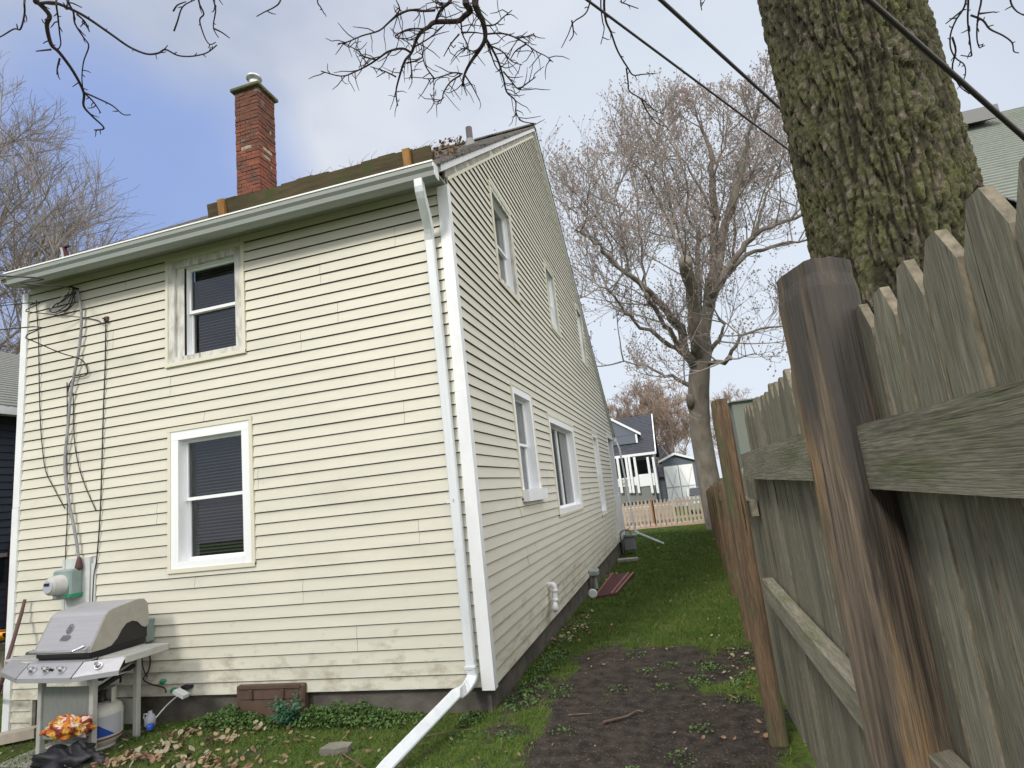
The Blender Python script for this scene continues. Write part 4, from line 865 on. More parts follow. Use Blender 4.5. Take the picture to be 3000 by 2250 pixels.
# limbs run out above the frame and carry the hanging branches
def limb(name, pts, r0, r1, m='bark_moss', par=None):
    mb = MB(); q = smooth_line(pts, 5); k = len(q); mb.tube(q, [r0+(r1-r0)*(i/(k-1)) for i in range(k)], 12); o_l = put(name, mb, m, par or BT, True); ta = o_l.data.attributes.new('plate', 'FLOAT', 'POINT'); ta.data.foreach_set('value', [1.0]*len(mb.v)); return o_l
fork = Vector((2.76, -1.68, 7.2))
BR = {'L': (6.1, [((104, 0), (115, 10), (145, 45), (137, 75), (150, 130), (175, 155), (215, 210), (245, 270), (245, 310), (270, 340), (305, 375), (277, 381)),
 ((245, 270), (290, 290), (330, 310), (360, 335), (383, 336)), ((250, 275), (275, 300), (295, 330)), ((150, 145), (105, 150)), ((175, 172), (168, 200), (167, 218)),
 ((118, 10), (160, 8), (215, 30), (260, 55), (325, 100), (380, 138), (430, 158), (465, 155), (485, 145), (520, 162), (560, 165), (605, 155), (635, 132)),
 ((165, 0), (170, 50), (175, 100), (178, 130), (168, 148)), ((200, 0), (215, 35), (220, 70), (245, 110), (260, 135), (245, 180), (240, 230), (245, 270)), ((225, 42), (250, 65), (262, 93)),
 ((72, 0), (72, 40), (60, 85), (40, 85), (0, 108), (-30, 112)), ((195, 0), (215, 10), (240, 22)), ((510, 90), (520, 62), (535, 20), (570, 0)), ((508, 32), (520, 15), (545, 5)),
 ((582, 0), (597, 40), (585, 60), (600, 110), (615, 130), (632, 124)), ((628, 0), (632, 30), (625, 80), (640, 110)), ((625, 83), (650, 95), (673, 112)), ((822, 0), (805, 20), (775, 35), (752, 48)), ((930, 0), (940, 22), (950, 40))]),
 'C': (5.9, [((1364, 0), (1370, 20), (1378, 32), (1360, 48), (1340, 62), (1275, 65), (1255, 80), (1235, 92), (1220, 115), (1205, 155), (1185, 180), (1170, 225), (1160, 270), (1165, 310)),
 ((1320, 0), (1300, 20), (1285, 40), (1275, 65)), ((1392, 0), (1400, 35), (1415, 65), (1422, 110), (1405, 145), (1380, 180), (1362, 215), (1355, 250)),
 ((1355, 217), (1330, 213), (1300, 222), (1270, 230), (1240, 230)), ((1350, 220), (1320, 240), (1300, 270), (1295, 290), (1275, 298), (1260, 275)),
 ((1425, 115), (1440, 140), (1460, 180), (1475, 230), (1485, 270), (1510, 295), (1512, 330), (1530, 355), (1570, 362)), ((1475, 210), (1500, 240), (1520, 262), (1555, 262)), ((1520, 262), (1550, 240), (1570, 225)),
 ((1422, 100), (1470, 98), (1510, 110), (1540, 128), (1570, 150), (1600, 165), (1620, 182)), ((1510, 112), (1540, 108), (1565, 98)), ((1540, 130), (1510, 150), (1495, 175)), ((1420, 75), (1450, 72), (1475, 50), (1500, 30)),
 ((1425, 130), (1470, 150), (1500, 180), (1530, 190)), ((1275, 30), (1240, 32), (1200, 30), (1165, 45), (1140, 65), (1110, 90), (1060, 105), (1020, 122), (990, 128)), ((1140, 65), (1170, 30), (1160, 0)),
 ((1245, 85), (1200, 85), (1165, 100), (1160, 110), (1195, 112), (1230, 95)), ((1205, 155), (1180, 142), (1140, 150), (1110, 170), (1080, 190), (1040, 210), (1000, 223), (940, 208)), ((1100, 175), (1065, 165), (1050, 150), (1020, 133)),
 ((1200, 160), (1205, 200), (1205, 230)), ((1160, 225), (1130, 210), (1085, 195)), ((1350, 60), (1355, 100), (1370, 135), (1350, 145)), ((1350, 95), (1390, 95), (1420, 100)), ((1345, 100), (1320, 130), (1300, 165)), ((1190, 185), (1235, 170), (1240, 130)), ((1272, 230), (1245, 190), (1235, 140)),
 ((1357, 225), (1358, 250), (1368, 280)), ((1362, 220), (1385, 255), (1405, 295)), ((1275, 0), (1290, 8), (1300, 22)), ((1420, 120), (1390, 150), (1355, 135)), ((1430, 130), (1450, 190), (1468, 215)), ((1210, 140), (1260, 110), (1300, 75))]),
 'R': (6.3, [((1730, 0), (1715, 40), (1680, 65), (1665, 100), (1645, 140)), ((1760, 0), (1765, 60), (1770, 85), (1760, 130)), ((1770, 0), (1775, 60), (1790, 95), (1810, 150), (1840, 200), (1855, 220), (1880, 218), (1920, 215)),
 ((1835, 200), (1840, 240), (1845, 268), (1880, 290), (1900, 308), (1930, 330), (1950, 330)), ((1880, 290), (1895, 325), (1925, 360), (1955, 372)), ((1820, 0), (1830, 10), (1870, 25)), ((2053, 0), (2056, 30)), ((1675, 60), (1680, 100), (1668, 120))]),
 'E': (6.5, [((2830, 0), (2820, 30), (2800, 60), (2785, 100), (2785, 140), (2800, 170), (2825, 190), (2828, 220), (2815, 250)), ((2837, 0), (2835, 60), (2840, 110), (2845, 150), (2845, 165), (2815, 162)), ((2875, 0), (2865, 50), (2862, 110), (2870, 140), (2880, 130)),
 ((2845, 45), (2880, 60), (2900, 85), (2940, 105), (2965, 125), (2970, 150), (2985, 155)), ((2960, 0), (2975, 30), (3000, 45)), ((2790, 110), (2800, 150), (2790, 200), (2810, 250), (2840, 275)), ((2820, 30), (2770, 70)), ((2870, 40), (2910, 35))])}
WID = {('C', 0): (19, 4), ('C', 2): (20, 6), ('C', 1): (10, 7), ('C', 5): (7, 3), ('L', 0): (11, 4), ('L', 5): (7, 3), ('C', 13): (7, 3), ('C', 16): (7, 3), ('R', 2): (7, 3)}
rnd = random.Random(9)
for key, (zz, lst) in BR.items():
    for i, pts in enumerate(lst):
        w0, w1 = WID.get((key, i), (5, 2.4) if key == 'C' else (4.6, 2.4))
        P = [at('z', zz+.25*noise.noise(Vector((u*.002, v*.004, 2))), u, v) for u, v in pts]
        if pts[0][1] == 0:        # carry on upward out of the picture to the limb
            P = [P[0]+(at('z', zz+.5, pts[0][0]+(12 if key != 'E' else 0), -60)-P[0])] + P
        q = smooth_line(P, 4); k = len(q); dm = sum((p-CAM).length for p in q)/k/F_PX/2
        mb = MB(); rad = [dm*(w0+(w1-w0)*j/(k-1)) for j in range(k)]; mb.tube(q, [x_*.88 for x_ in rad], 7)
        # side shoots
        dens = 2.0 if key == 'C' else .8
        for j in range(2, k-1):
            if rnd.random() < dens*.33:
                tgt = (q[min(j+1, k-1)]-q[j-1]).normalized(); d = (tgt*.4+Vector((rnd.gauss(0, .6), rnd.gauss(0, .6), rnd.gauss(-.15, .5)))).normalized(); l = rnd.uniform(.06, .30) if key == 'C' else rnd.uniform(.03, .10)
                p = q[j]; pp = [p]
                for _ in range(3): d = (d+Vector((rnd.gauss(0, .3), rnd.gauss(0, .3), rnd.gauss(0, .3)))).normalized(); p = p+d*l/3; pp.append(p)
                r_ = max(dm*2.6, .004); mb.tube(pp, [r_, r_*.9, r_*.8, r_*.5], 4)
        put('branch', mb, 'twig_dark', BT)
limb('limb', [fork-Vector((0, 0, .7)), fork+Vector((-.5, .3, .5)), fork+Vector((-2.0, .5, 1.2)), at('z', 7.8, 700, -900), at('z', 7.2, 300, -420), at('z', 6.6, 110, -70)], .20, .03)
limb('limb', [fork-Vector((.1, 0, .6)), fork+Vector((-.5, .8, .6)), at('z', 7.4, 1500, -500), at('z', 6.8, 1400, -180), at('z', 6.4, 1376, -60)], .17, .05)
limb('limb', [fork-Vector((0, 0, .5)), fork+Vector((-.2, 1.0, .8)), at('z', 7.8, 1850, -600), at('z', 6.8, 1772, -60)], .12, .02)
limb('limb', [fork-Vector((0, 0, .5)), fork+Vector((.8, .6, 1.0)), at('z', 7.6, 2860, -300), at('z', 7.0, 2845, -60)], .14, .02)
limb('limb', [fork-Vector((0, 0, .4)), fork+Vector((.1, -.4, 1.0)), fork+Vector((0, -.8, 3.0))], .26, .12)

# wires overhead
def ow(name, a, b, sag, r, label):
    a, b = Vector(a), Vector(b); P = []
    for i in range(25): t = i/24; p = a+(b-a)*t; p.z -= sag*4*t*(1-t); P.append(p)
    mb = MB(); mb.tube(P, r, 7); return tag(put(name, mb, 'black_cable', None, True), label, 'wire')
def ext(a, b, t): return a+(b-a)*t
w1a, w1b = dep(1720, 0, 6.0), dep(2285, 420, 9.0); ow('overhead_wire', ext(w1a, w1b, -.5), ext(w1a, w1b, 2.2), 0, .014, 'thinner overhead wire ending lower at the left edge of the mossy trunk')
w2a, w2b = dep(1936, 0, 5.0), dep(2266, 300, 7.0); ow('overhead_wire', ext(w2a, w2b, -.8), ext(w2a, w2b, 3.2), 0, .018, 'thicker overhead wire meeting the mossy trunk higher up')
w3a, w3b = dep(2545, 0, 1.75), dep(3000, 402, 1.9); ow('overhead_wire', ext(w3a, w3b, -.6), ext(w3a, w3b, 1.5), .0, .0085, 'thick black cable crossing in front of the mossy trunk')
# ------------------------------------------------ bare trees
def shoot(mb, p, d, L, r, lev, rnd, up=.25, sp=(.42, .30, .22), kids=(7, 6, 5), bud=True, minr=.006):
    n = 5 if lev > 1 else 3; pts = [p]; q = p; dd = d
    for i in range(n):
        dd = (dd+Vector((rnd.gauss(0, .10), rnd.gauss(0, .10), rnd.gauss(0, .09)+up*.34))).normalized(); q = q+dd*L/n; pts.append(q)
    mb.tube(pts, [max(minr*.8, r*(1-.7*i/n)) for i in range(n+1)], 3 if lev <= 1 else 5, 0, False)
    if lev == 0:
        if bud:
            for t in (pts[-1], pts[-2]):
                o = Vector((rnd.gauss(0, .03), rnd.gauss(0, .03), rnd.uniform(0, .04))); s = rnd.uniform(.016, .034); mb.face([t+o+Vector((-s, 0, 0)), t+o+Vector((0, s*.4, -s)), t+o+Vector((s, 0, 0)), t+o+Vector((0, -s*.4, s))], 1)
        return
    for k in range(kids[3-lev] if lev < 4 else 8):
        t = rnd.uniform(.22, 1)**.8; i = min(int(t*n), n-1); b = pts[i]+(pts[i+1]-pts[i])*(t*n-i)
        ax = (pts[i+1]-pts[i]).normalized(); s = ax.orthogonal().normalized(); s.rotate(Matrix.Rotation(rnd.uniform(0, 6.283), 3, ax))
        nd_ = (ax*rnd.uniform(.5, 1.0)+s*rnd.uniform(.6, 1.0)+Vector((0, 0, up))).normalized()
        shoot(mb, b, nd_, L*rnd.uniform(.42, .62), r*.45, lev-1, rnd, up, sp, kids, bud, minr)
def px_limb(pts, dp, jit, rnd):
    n = len(pts); off = rnd.uniform(-jit, jit); return [dep(u, v, dp+off*(i/(n-1))) for i, (u, v) in enumerate(pts)]
rnd = random.Random(31); DP = 19.5
base = dep(2058, 1350, DP); CT = thing('bare_tree', (base.x, base.y, -.5), 'tall bare grey tree with spreading limbs standing behind the far fence', 'tree')
tr_ = MB(); a0_ = dep(2064, 1380, DP)
tq = [(a0_.x+.12, a0_.y, -.9)]+[dep(u, v, DP) for u, v in ((2058, 1300), (2050, 1220), (2047, 1130), (2055, 1030))]
tr_.tube(smooth_line(tq, 4), [.36]*3+[.34]*3+[.33]*4+[.34]*4+[.32]*3, 16)
tr_.tube([dep(2030, 1200, DP), dep(2022, 1172, DP-.2), dep(2019, 1156, DP-.25)], [.16, .14, .10], 10)
put('trunk', tr_, 'bark_grey', CT, True)
LM = [([(2050, 1060), (2040, 1000), (2035, 900), (2018, 810), (2006, 765)], .30, .20), ([(2006, 770), (1995, 730), (1975, 690), (1939, 612), (1905, 545), (1880, 500)], .11, .03),
 ([(2060, 1060), (2070, 930), (2088, 830), (2093, 740), (2093, 640), (2088, 520), (2080, 440), (2060, 380), (2040, 330)], .34, .03), ([(2080, 870), (2110, 750), (2132, 650), (2158, 550), (2180, 470), (2190, 400), (2215, 330), (2235, 280)], .24, .03),
 ([(2075, 900), (2110, 820), (2150, 760), (2200, 700), (2260, 660), (2330, 640), (2420, 600)], .20, .04), ([(2090, 850), (2140, 790), (2190, 745), (2270, 715), (2340, 712), (2430, 690)], .15, .03),
 ([(2035, 1075), (2010, 1030), (1990, 960), (1960, 920), (1930, 885), (1895, 850), (1860, 820), (1800, 770), (1760, 720), (1720, 690), (1690, 670)], .24, .02), ([(2020, 1055), (1985, 1010), (1950, 950), (1915, 895), (1890, 860)], .14, .07),
 ([(2012, 1045), (1960, 1010), (1900, 970), (1850, 930), (1810, 880), (1780, 850), (1750, 845)], .11, .02), ([(2030, 1132), (1980, 1108), (1935, 1095), (1870, 1072), (1820, 1060)], .11, .02),
 ([(2062, 1062), (2090, 1015), (2110, 985), (2120, 950), (2105, 930)], .11, .04), ([(2135, 1050), (2160, 995), (2200, 968), (2290, 960), (2360, 975)], .09, .02), ([(2070, 1060), (2110, 1058), (2140, 1050)], .10, .07),
 ([(1880, 835), (1880, 730), (1870, 650), (1862, 560)], .06, .015), ([(1842, 800), (1825, 700), (1812, 610), (1805, 560)], .06, .015), ([(1800, 770), (1780, 700), (1750, 640)], .04, .01),
 ([(2045, 1050), (2043, 870), (2046, 760), (2044, 690), (2020, 640), (2010, 540), (1990, 460)], .17, .03), ([(2092, 640), (2060, 560), (2020, 500), (1985, 450)], .09, .02), ([(2150, 760), (2150, 650), (2170, 560), (2210, 500)], .07, .02), ([(2200, 700), (2230, 620), (2260, 540), (2280, 500)], .08, .02), ([(2088, 520), (2120, 430), (2130, 360)], .06, .02),
 ([(2046, 695), (2075, 688), (2090, 680)], .08, .05), ([(1720, 690), (1690, 640), (1680, 600)], .035, .01), ([(1990, 684), (1950, 560), (1935, 470), (1925, 400)], .05, .015), ([(2320, 640), (2350, 560), (2380, 500)], .05, .015)]
tw = MB(); ZT = dep(2235, 290, DP).z
for pts, r0, r1 in LM:
    q = smooth_line(px_limb(pts, DP, 2.2, rnd), 3); k = len(q); mb = MB()
    for j in range(1, k-1): q[j] = q[j]+Vector((rnd.gauss(0, .04), rnd.gauss(0, .08), rnd.gauss(0, .04)))
    mb.tube(q, [max(r1, (r0+(r1-r0)*(j/(k-1)))*.72) for j in range(k)], 8); put('limb', mb, 'bark_grey', CT, True)
    ln = sum((q[j+1]-q[j]).length for j in range(k-1)); m_ = int(ln*1.35)+1
    for _ in range(m_):
        t = rnd.uniform(.12, 1); f = t*(k-1); j = min(int(f), k-2); p = q[j]+(q[j+1]-q[j])*(f-j); ax = (q[j+1]-q[j]).normalized()
        s = ax.orthogonal().normalized(); s.rotate(Matrix.Rotation(rnd.uniform(0, 6.283), 3, ax)); d = (ax*.55+s*.9+Vector((0, 0, .25))).normalized()
        shoot(tw, p, d, min(rnd.uniform(1.4, 2.9), max(.5, (ZT-p.z)*.55+.6)), .028, 2, rnd, kids=(7, 8, 7))
    shoot(tw, q[-1], (q[-1]-q[-2]).normalized(), min(1.8, max(.5, (ZT-q[-1].z)*.55+.6)), .03, 2, rnd, kids=(7, 8, 6))
put('crown', tw, ['twig_grey', 'bud'], CT)
# tree rising behind the left end of the house
def wild_tree(name, base, h, label, seed, m, spread=.75, lims=9, kids=(7, 7, 6, 5), lean=(0, 0), r0=.35, minr=.008, first=.22, cat='tree', group=None):
    rnd = random.Random(seed); T_ = thing(name, base, label, cat, group); base = Vector(base)
    mb = MB(); top = base+Vector((lean[0], lean[1], h*.9)); P = [base+(top-base)*t+Vector((rnd.gauss(0, .02*h*t), rnd.gauss(0, .02*h*t), 0)) for t in (0, .15, .3, .45, .6, .8, 1)]
    q = smooth_line(P, 3); k = len(q); mb.tube(q, [r0*(1-.9*i/(k-1)) for i in range(k)], 10); put('trunk', mb, m, T_, True)
    cr = MB()
    for i in range(lims):
        t = first+(1-first)*i/lims; f = t*(k-1); j = int(f); p = q[j]+(q[min(j+1, k-1)]-q[j])*(f-j); a = i*2.4+rnd.uniform(-.4, .4)
        d = Vector((math.cos(a)*spread, math.sin(a)*spread, .8)).normalized(); shoot(cr, p, d, h*(1-t*.62)*.52, r0*.38*(1-t*.6), 3, rnd, up=.22, kids=kids, bud=False, minr=minr)
    put('crown', cr, m, T_)
    return T_
lb_ = dep(-60, 1400, 19); wild_tree('bare_tree', (lb_.x-2.6, lb_.y, -.5), 17.5, 'bare tree with fine brown twigs rising behind the left end of the roof', 5, 'twig_left', lims=15, kids=(9, 9, 8), r0=.38, first=.18, spread=.62, minr=.008)
bt = wild_tree('brushy_tree', tuple(dep(1885, 1340, 62).xy)+(-.8,), 11.5, 'brown bushy bare tree directly above the dark-roofed house', 12, 'brush', lims=12, kids=(7, 7, 6), r0=.3, minr=.02, spread=.8, group='brushy trees beyond the far houses')
def dup(root, loc, sc, rz, label, group):
    r = root.copy(); C.objects.link(r); r.location = loc; r.scale = (sc, sc, sc); r.rotation_euler = (0, 0, rz); r['label'] = label; r['group'] = group
    for c in list(root.children): d = c.copy(); C.objects.link(d); d.parent = r
    return r
GB = 'brushy trees beyond the far houses'
for u, dd, s_, rz, lb in ((1975, 58, .95, 1.2, 'brown bushy bare tree rising right of the dark-roofed house'), (1800, 75, 1.0, 2.1, 'brown bushy bare tree half hidden by the gable edge'), (2170, 80, 1.05, .4, 'brown bushy bare tree right of the tall grey tree trunk'), (2290, 85, .95, 4.0, 'reddish bushy bare tree low above the fence pickets'), (1925, 80, 1.15, 5.0, 'brown bushy bare tree at the back between two nearer ones')):
    p = dep(u, 1340, dd); dup(bt, (p.x, p.y, -.8), s_, rz, lb, GB)

# ------------------------------------------------ neighbouring houses
NL = thing('dark_blue_house', (-10, 2, -.3), 'dark blue-grey sided house with grey roof and white gutter at far left', 'house')
mb = siding(lambda a, z, o: (-9.3+o, a, z), lambda z: -4.0, lambda z: 9.0, -.3, 3.7, .125, []); put('side_wall', mb, ['dark_siding', 'black_iron'], NL)
mb = MB(); mb.box((-9.31, -4, -.3), (-9.5, 9, 3.7)); put('inner_wall', mb, 'interior', NL)
zt_ = at('x', -12.5, 20, 1035).z; mb = MB()
for i in range(26):
    f0, f1 = i/26, (i+1)/26; xa, xb = -8.95-3.55*f0, -8.95-3.55*f1; za, zb = 3.80+(zt_-3.80)*f0, 3.80+(zt_-3.80)*f1
    mb.prism([(xa, -4.4, za), (xb, -4.4, zb), (xb, -4.4, zb+.01), (xa, -4.4, za+.025)], (0, 14, 0))
put('roof', mb, 'grey_shingle', NL)
mb = MB(); mb.box((-9.08, -4.4, 3.66), (-8.93, 9.6, 3.79)); mb.box((-9.3, -4.4, 3.70), (-9.08, 9.6, 3.72)); put('gutter', mb, 'white_trim', NL)
q0, q1 = at('x', -9.2, 29, 1700), at('x', -9.2, 45, 1700); mb = MB(); mb.box((-9.27, q0.y, -.2), (-9.17, q1.y, at('x', -9.2, 36, 1590).z)); put('door_frame', mb, 'maroon', NL)
q0, q1 = at('x', -9.2, -30, 1640), at('x', -9.2, 12, 1700); mb = MB(); mb.box((-9.28, q0.y-.3, q1.z), (-9.22, q1.y, q0.z+.02)); w_ = put('window', mb, 'dark_glass', NL)
mb = MB(); mb.box((-9.28, q0.y-.3, q0.z+.02), (-9.20, q1.y+.03, q0.z+.08)); put('window_head', mb, 'stone', w_)
kp = at('y', 1.2, 34, 1857); K = thing('orange_kayak', kp, 'bright orange kayak hull resting beyond the left corner of the house', 'kayak')
mb = MB(); n = 14
for j in range(n+1):
    t = j/n; x = kp.x-2.4*t; w_ = .30*math.sin(math.pi*(.06+.9*t))**.6; dz = .11*math.cos(math.pi*t/1.0)**2
    for i in range(10):
        a = math.pi*(i/9); mb.v.append((x, kp.y+w_*math.cos(a), kp.z-.16*math.sin(a)*(.35+.65*math.sin(math.pi*min(1, t+.1)))-.0+dz*.3))
for j in range(n):
    for i in range(9): mb.f.append((j*10+i, j*10+i+1, (j+1)*10+i+1, (j+1)*10+i)); mb.m.append(0)
    mb.f.append((j*10+9, j*10, (j+1)*10, (j+1)*10+9)); mb.m.append(0)
put('hull', mb, 'kayak', K, True)
mb = MB(); mb.tube([(kp.x-.1, kp.y, kp.z+.035), (kp.x-1.2, kp.y, kp.z+.02), (kp.x-2.3, kp.y, kp.z+.035)], .012, 6); put('deck_rim', mb, 'black_plastic', K)
mb = MB(); g0 = gz(kp.x-.5, kp.y); 
for dx_ in (-.45, -1.8): mb.box((kp.x+dx_-.05, kp.y-.3, kp.z-.22), (kp.x+dx_+.05, kp.y+.3, kp.z-.15)); mb.box((kp.x+dx_-.04, kp.y-.28, g0-.05), (kp.x+dx_+.04, kp.y-.2, kp.z-.221)); mb.box((kp.x+dx_-.04, kp.y+.2, g0-.05), (kp.x+dx_+.04, kp.y+.28, kp.z-.221))
mb.box((kp.x-2.0, kp.y-.26, kp.z-.30), (kp.x-.3, kp.y-.235, kp.z-.225)); tag(put('wooden_rack', mb, 'fence_tan'), 'low wooden rack under the orange kayak', 'rack')

NR = thing('green_roof_house', (9.5, 7.5, -.3), 'house with grey-green shingle roof behind the mossy trunk', 'house')
ry0, rz0, ry1 = 5.0, 4.56, 11.2; rz1 = at('y', ry1, 2900, 335).z; xl = at('y', 8.0, 2690, 450).x; mb = MB(); rr_ = random.Random(2); nn_ = 44
for i in range(nn_):
    f0, f1 = i/nn_, (i+1)/nn_; a, b = ry0+(ry1-ry0)*f0, ry0+(ry1-ry0)*f1; za, zb = rz0+(rz1-rz0)*f0, rz0+(rz1-rz0)*f1; x = xl
    while x < 22: x2 = x+rr_.uniform(.6, 1.1); mb.prism([(x, a-.01, za), (x, b, zb), (x, b, zb+.01), (x, a-.01, za+.03+rr_.uniform(0, .006))], (x2-x-.003, 0, 0)); x = x2
put('roof', mb, 'green_shingle', NR)
mb = MB(); mb.prism([(xl, ry1, rz1-.02), (xl, 17.5, rz0), (xl, 17.5, rz0+.03), (xl, ry1, rz1+.01)], (22-xl, 0, 0)); put('rear_roof', mb, 'green_shingle', NR)
mb = MB(); mb.box((xl, 4.82, 4.40), (22, 4.96, 4.53)); put('gutter', mb, 'white_trim', NR)
mb = MB(); mb.box((xl+.2, 5.3, -.3), (21.8, 17, 4.45)); mb.box((xl, 4.96, 4.40), (22, 5.3, 4.42)); mb.prism([(xl+.2, 5.3, 4.45), (xl+.2, 17, 4.45), (xl+.2, ry1, rz1-.12)], (.05, 0, 0)); put('wall', mb, 'slate_siding', NR)
for i in range(3): mb = MB(); mb.box((xl+1.5+3.5*i, 5.25, 2.6), (xl+2.7+3.5*i, 5.31, 4.0)); put('window', mb, 'dark_glass', NR)
v0 = at('y', 10.3, 2835, 350); v1 = at('y', 10.3, 2890, 340); mb = MB(); mb.prism([(v0.x-.3, 9.9, v0.z-.30), (v0.x-.3, 10.9, v0.z+.12), (v0.x-.3, 10.9, v0.z+.26), (v0.x-.3, 9.9, v0.z+.02)], (v1.x-v0.x+.35, 0, 0)); put('roof_vent', mb, 'boot', NR)

FY = 43
def X(u, v, Y=FY): p = at('y', Y, u, v); return p.x, p.z
def fb(mb, u0, v0, u1, v1, Y=FY, th=.15, mi=0):
    "wall-parallel block whose centre line spans the two picture points' heights"
    x0, z0 = X(u0, (v0+v1)/2, Y); x1, _ = X(u1, (v0+v1)/2, Y); um = (u0+u1)/2; _, zt = X(um, v0, Y); _, zb = X(um, v1, Y)
    mb.box((x0, Y-th, zb), (x1, Y, zt), mi)
H2 = thing('slate_house', (X(1870, 1440)[0], FY+3, -.95), 'slate blue house with dark roof and white front porch across the yard', 'house')
eL, eR = X(1815, 1338)[0], X(1922, 1326)[0]; ze = X(1922, 1326)[1]; rp = at('y', FY+4.5, 1914, 1214); xg = X(1922, 1326)[0]
mb = MB()
for i in range(24):
    f0, f1 = i/24, (i+1)/24; ya, yb = FY-1.6+6.1*f0, FY-1.6+6.1*f1; za, zb = ze+(rp.z-ze)*f0, ze+(rp.z-ze)*f1; mb.prism([(-8.5, ya, za), (-8.5, yb, zb), (-8.5, yb, zb+.02), (-8.5, ya, za+.05)], (xg+8.5, 0, 0))
mb.prism([(-8.5, FY+4.5, rp.z), (-8.5, FY+10.6, ze), (-8.5, FY+10.6, ze+.04), (-8.5, FY+4.5, rp.z+.04)], (xg+8.5, 0, 0)); put('roof', mb, 'slate_shingle', H2)
mb = MB(); mb.prism([(xg-.02, FY-1.6, ze-.15), (xg-.02, FY+4.5, rp.z-.15), (xg-.02, FY+4.5, rp.z+.06), (xg-.02, FY-1.6, ze+.06)], (.08, 0, 0)); mb.box((-8.5, FY-1.75, ze-.16), (xg, FY-1.6, ze+.03)); put('fascia', mb, 'white_trim', H2)
mb = MB(); mb.box((-8.3, FY+.3, -1.2), (xg-.3, FY+9, ze)); mb.prism([(xg-.32, FY+.3, ze), (xg-.32, FY+9, ze), (xg-.32, FY+4.5, rp.z-.2)], (.03, 0, 0)); put('wall', mb, 'slate_siding', H2)
# dormer
dY = FY-.2; ap = at('y', dY, 1795, 1222); d0 = at('y', dY, 1873, 1271); d2 = at('y', dY, 1868, 1293)
mb = MB(); mb.box((-7.5, dY, d2.z-.1), (d2.x, dY+3, d0.z)); mb.prism([(d0.x, dY, d0.z-.02), (ap.x-1.2, dY, ap.z+.55), (-9, dY, d0.z-.02)], (0, 3, 0)); dm = put('dormer', mb, 'slate_siding', H2)
mb = MB(); sl_ = Vector((ap.x-1.2-d0.x, 0, ap.z+.55-d0.z)); mb.prism([Vector((d0.x+.1, dY-.12, d0.z-.12)), Vector((d0.x+.1, dY-.12, d0.z+.08)), Vector((d0.x, dY-.12, d0.z+.1))+sl_, Vector((d0.x, dY-.12, d0.z-.1))+sl_], (0, .1, 0)); mb.box((d2.x-.13, dY-.03, d2.z-.1), (d2.x+.02, dY-.001, d0.z)); put('dormer_trim', mb, 'white_trim', dm)
mb = MB(); Y = FY-1.6
for u in (1816, 1841, 1850, 1866, 1905, 1921): fb(mb, u-4, 1338, u+3, 1445, Y, .16)
put('porch_post', mb, 'white_trim', H2)
mb = MB(); fb(mb, 1800, 1400, 1868, 1425, Y+.1, .08); fb(mb, 1868, 1388, 1918, 1424, Y+.1, .08); put('porch_rail', mb, 'white_trim', H2)
mb = MB(); fb(mb, 1814, 1404, 1850, 1420, Y-.02, .02); put('lattice', mb, 'weathered_board', H2)
mb = MB(); fb(mb, 1790, 1424, 1922, 1470, Y+1.5, 1.4); put('porch_base', mb, 'boot', H2)
for (u0, v0, u1, v1) in ((1814, 1348, 1843, 1398), (1853, 1346, 1864, 1378), (1869, 1348, 1903, 1388), (1908, 1344, 1920, 1370)):
    mb = MB(); fb(mb, u0, v0, u1, v1, FY+.28, .04); put('window', mb, 'dark_glass', H2)
GY = 50
H3 = thing('garage', (X(1990, 1400, GY)[0], GY+2, -1.1), 'grey garage with white double doors marked with crossed boards', 'garage')
gl, gr_ = at('y', GY, 1938, 1350), at('y', GY, 2038, 1345); ga = at('y', GY, 1975, 1330); gb = -1.3
mb = MB(); mb.prism([(gl.x, GY, gb), (gr_.x, GY, gb), (gr_.x, GY, gr_.z), (ga.x, GY, ga.z-.15), (gl.x, GY, gl.z)], (0, 6, 0)); put('wall', mb, 'slate_siding', H3)
mb = MB()
for A, B in ((gl+Vector((-.3, 0, -.12)), ga), (ga, gr_+Vector((.3, 0, -.12)))): mb.prism([(A.x, GY-.3, A.z-.08), (B.x, GY-.3, B.z-.08), (B.x, GY-.3, B.z+.12), (A.x, GY-.3, A.z+.12)], (0, .12, 0))
put('fascia', mb, 'white_trim', H3)
mb = MB()
for A, B in ((gl+Vector((-.3, 0, -.12)), ga), (ga, gr_+Vector((.3, 0, -.12)))): mb.prism([(A.x, GY-.18, A.z-.02), (B.x, GY-.18, B.z-.02), (B.x, GY-.18, B.z+.10), (A.x, GY-.18, A.z+.10)], (0, 6.3, 0))
put('roof', mb, 'slate_shingle', H3)
dl, dr = at('y', GY, 1944, 1370), at('y', GY, 2028, 1358); dzt = at('y', GY, 1986, 1363).z; dm_ = (dl.x+dr.x)/2
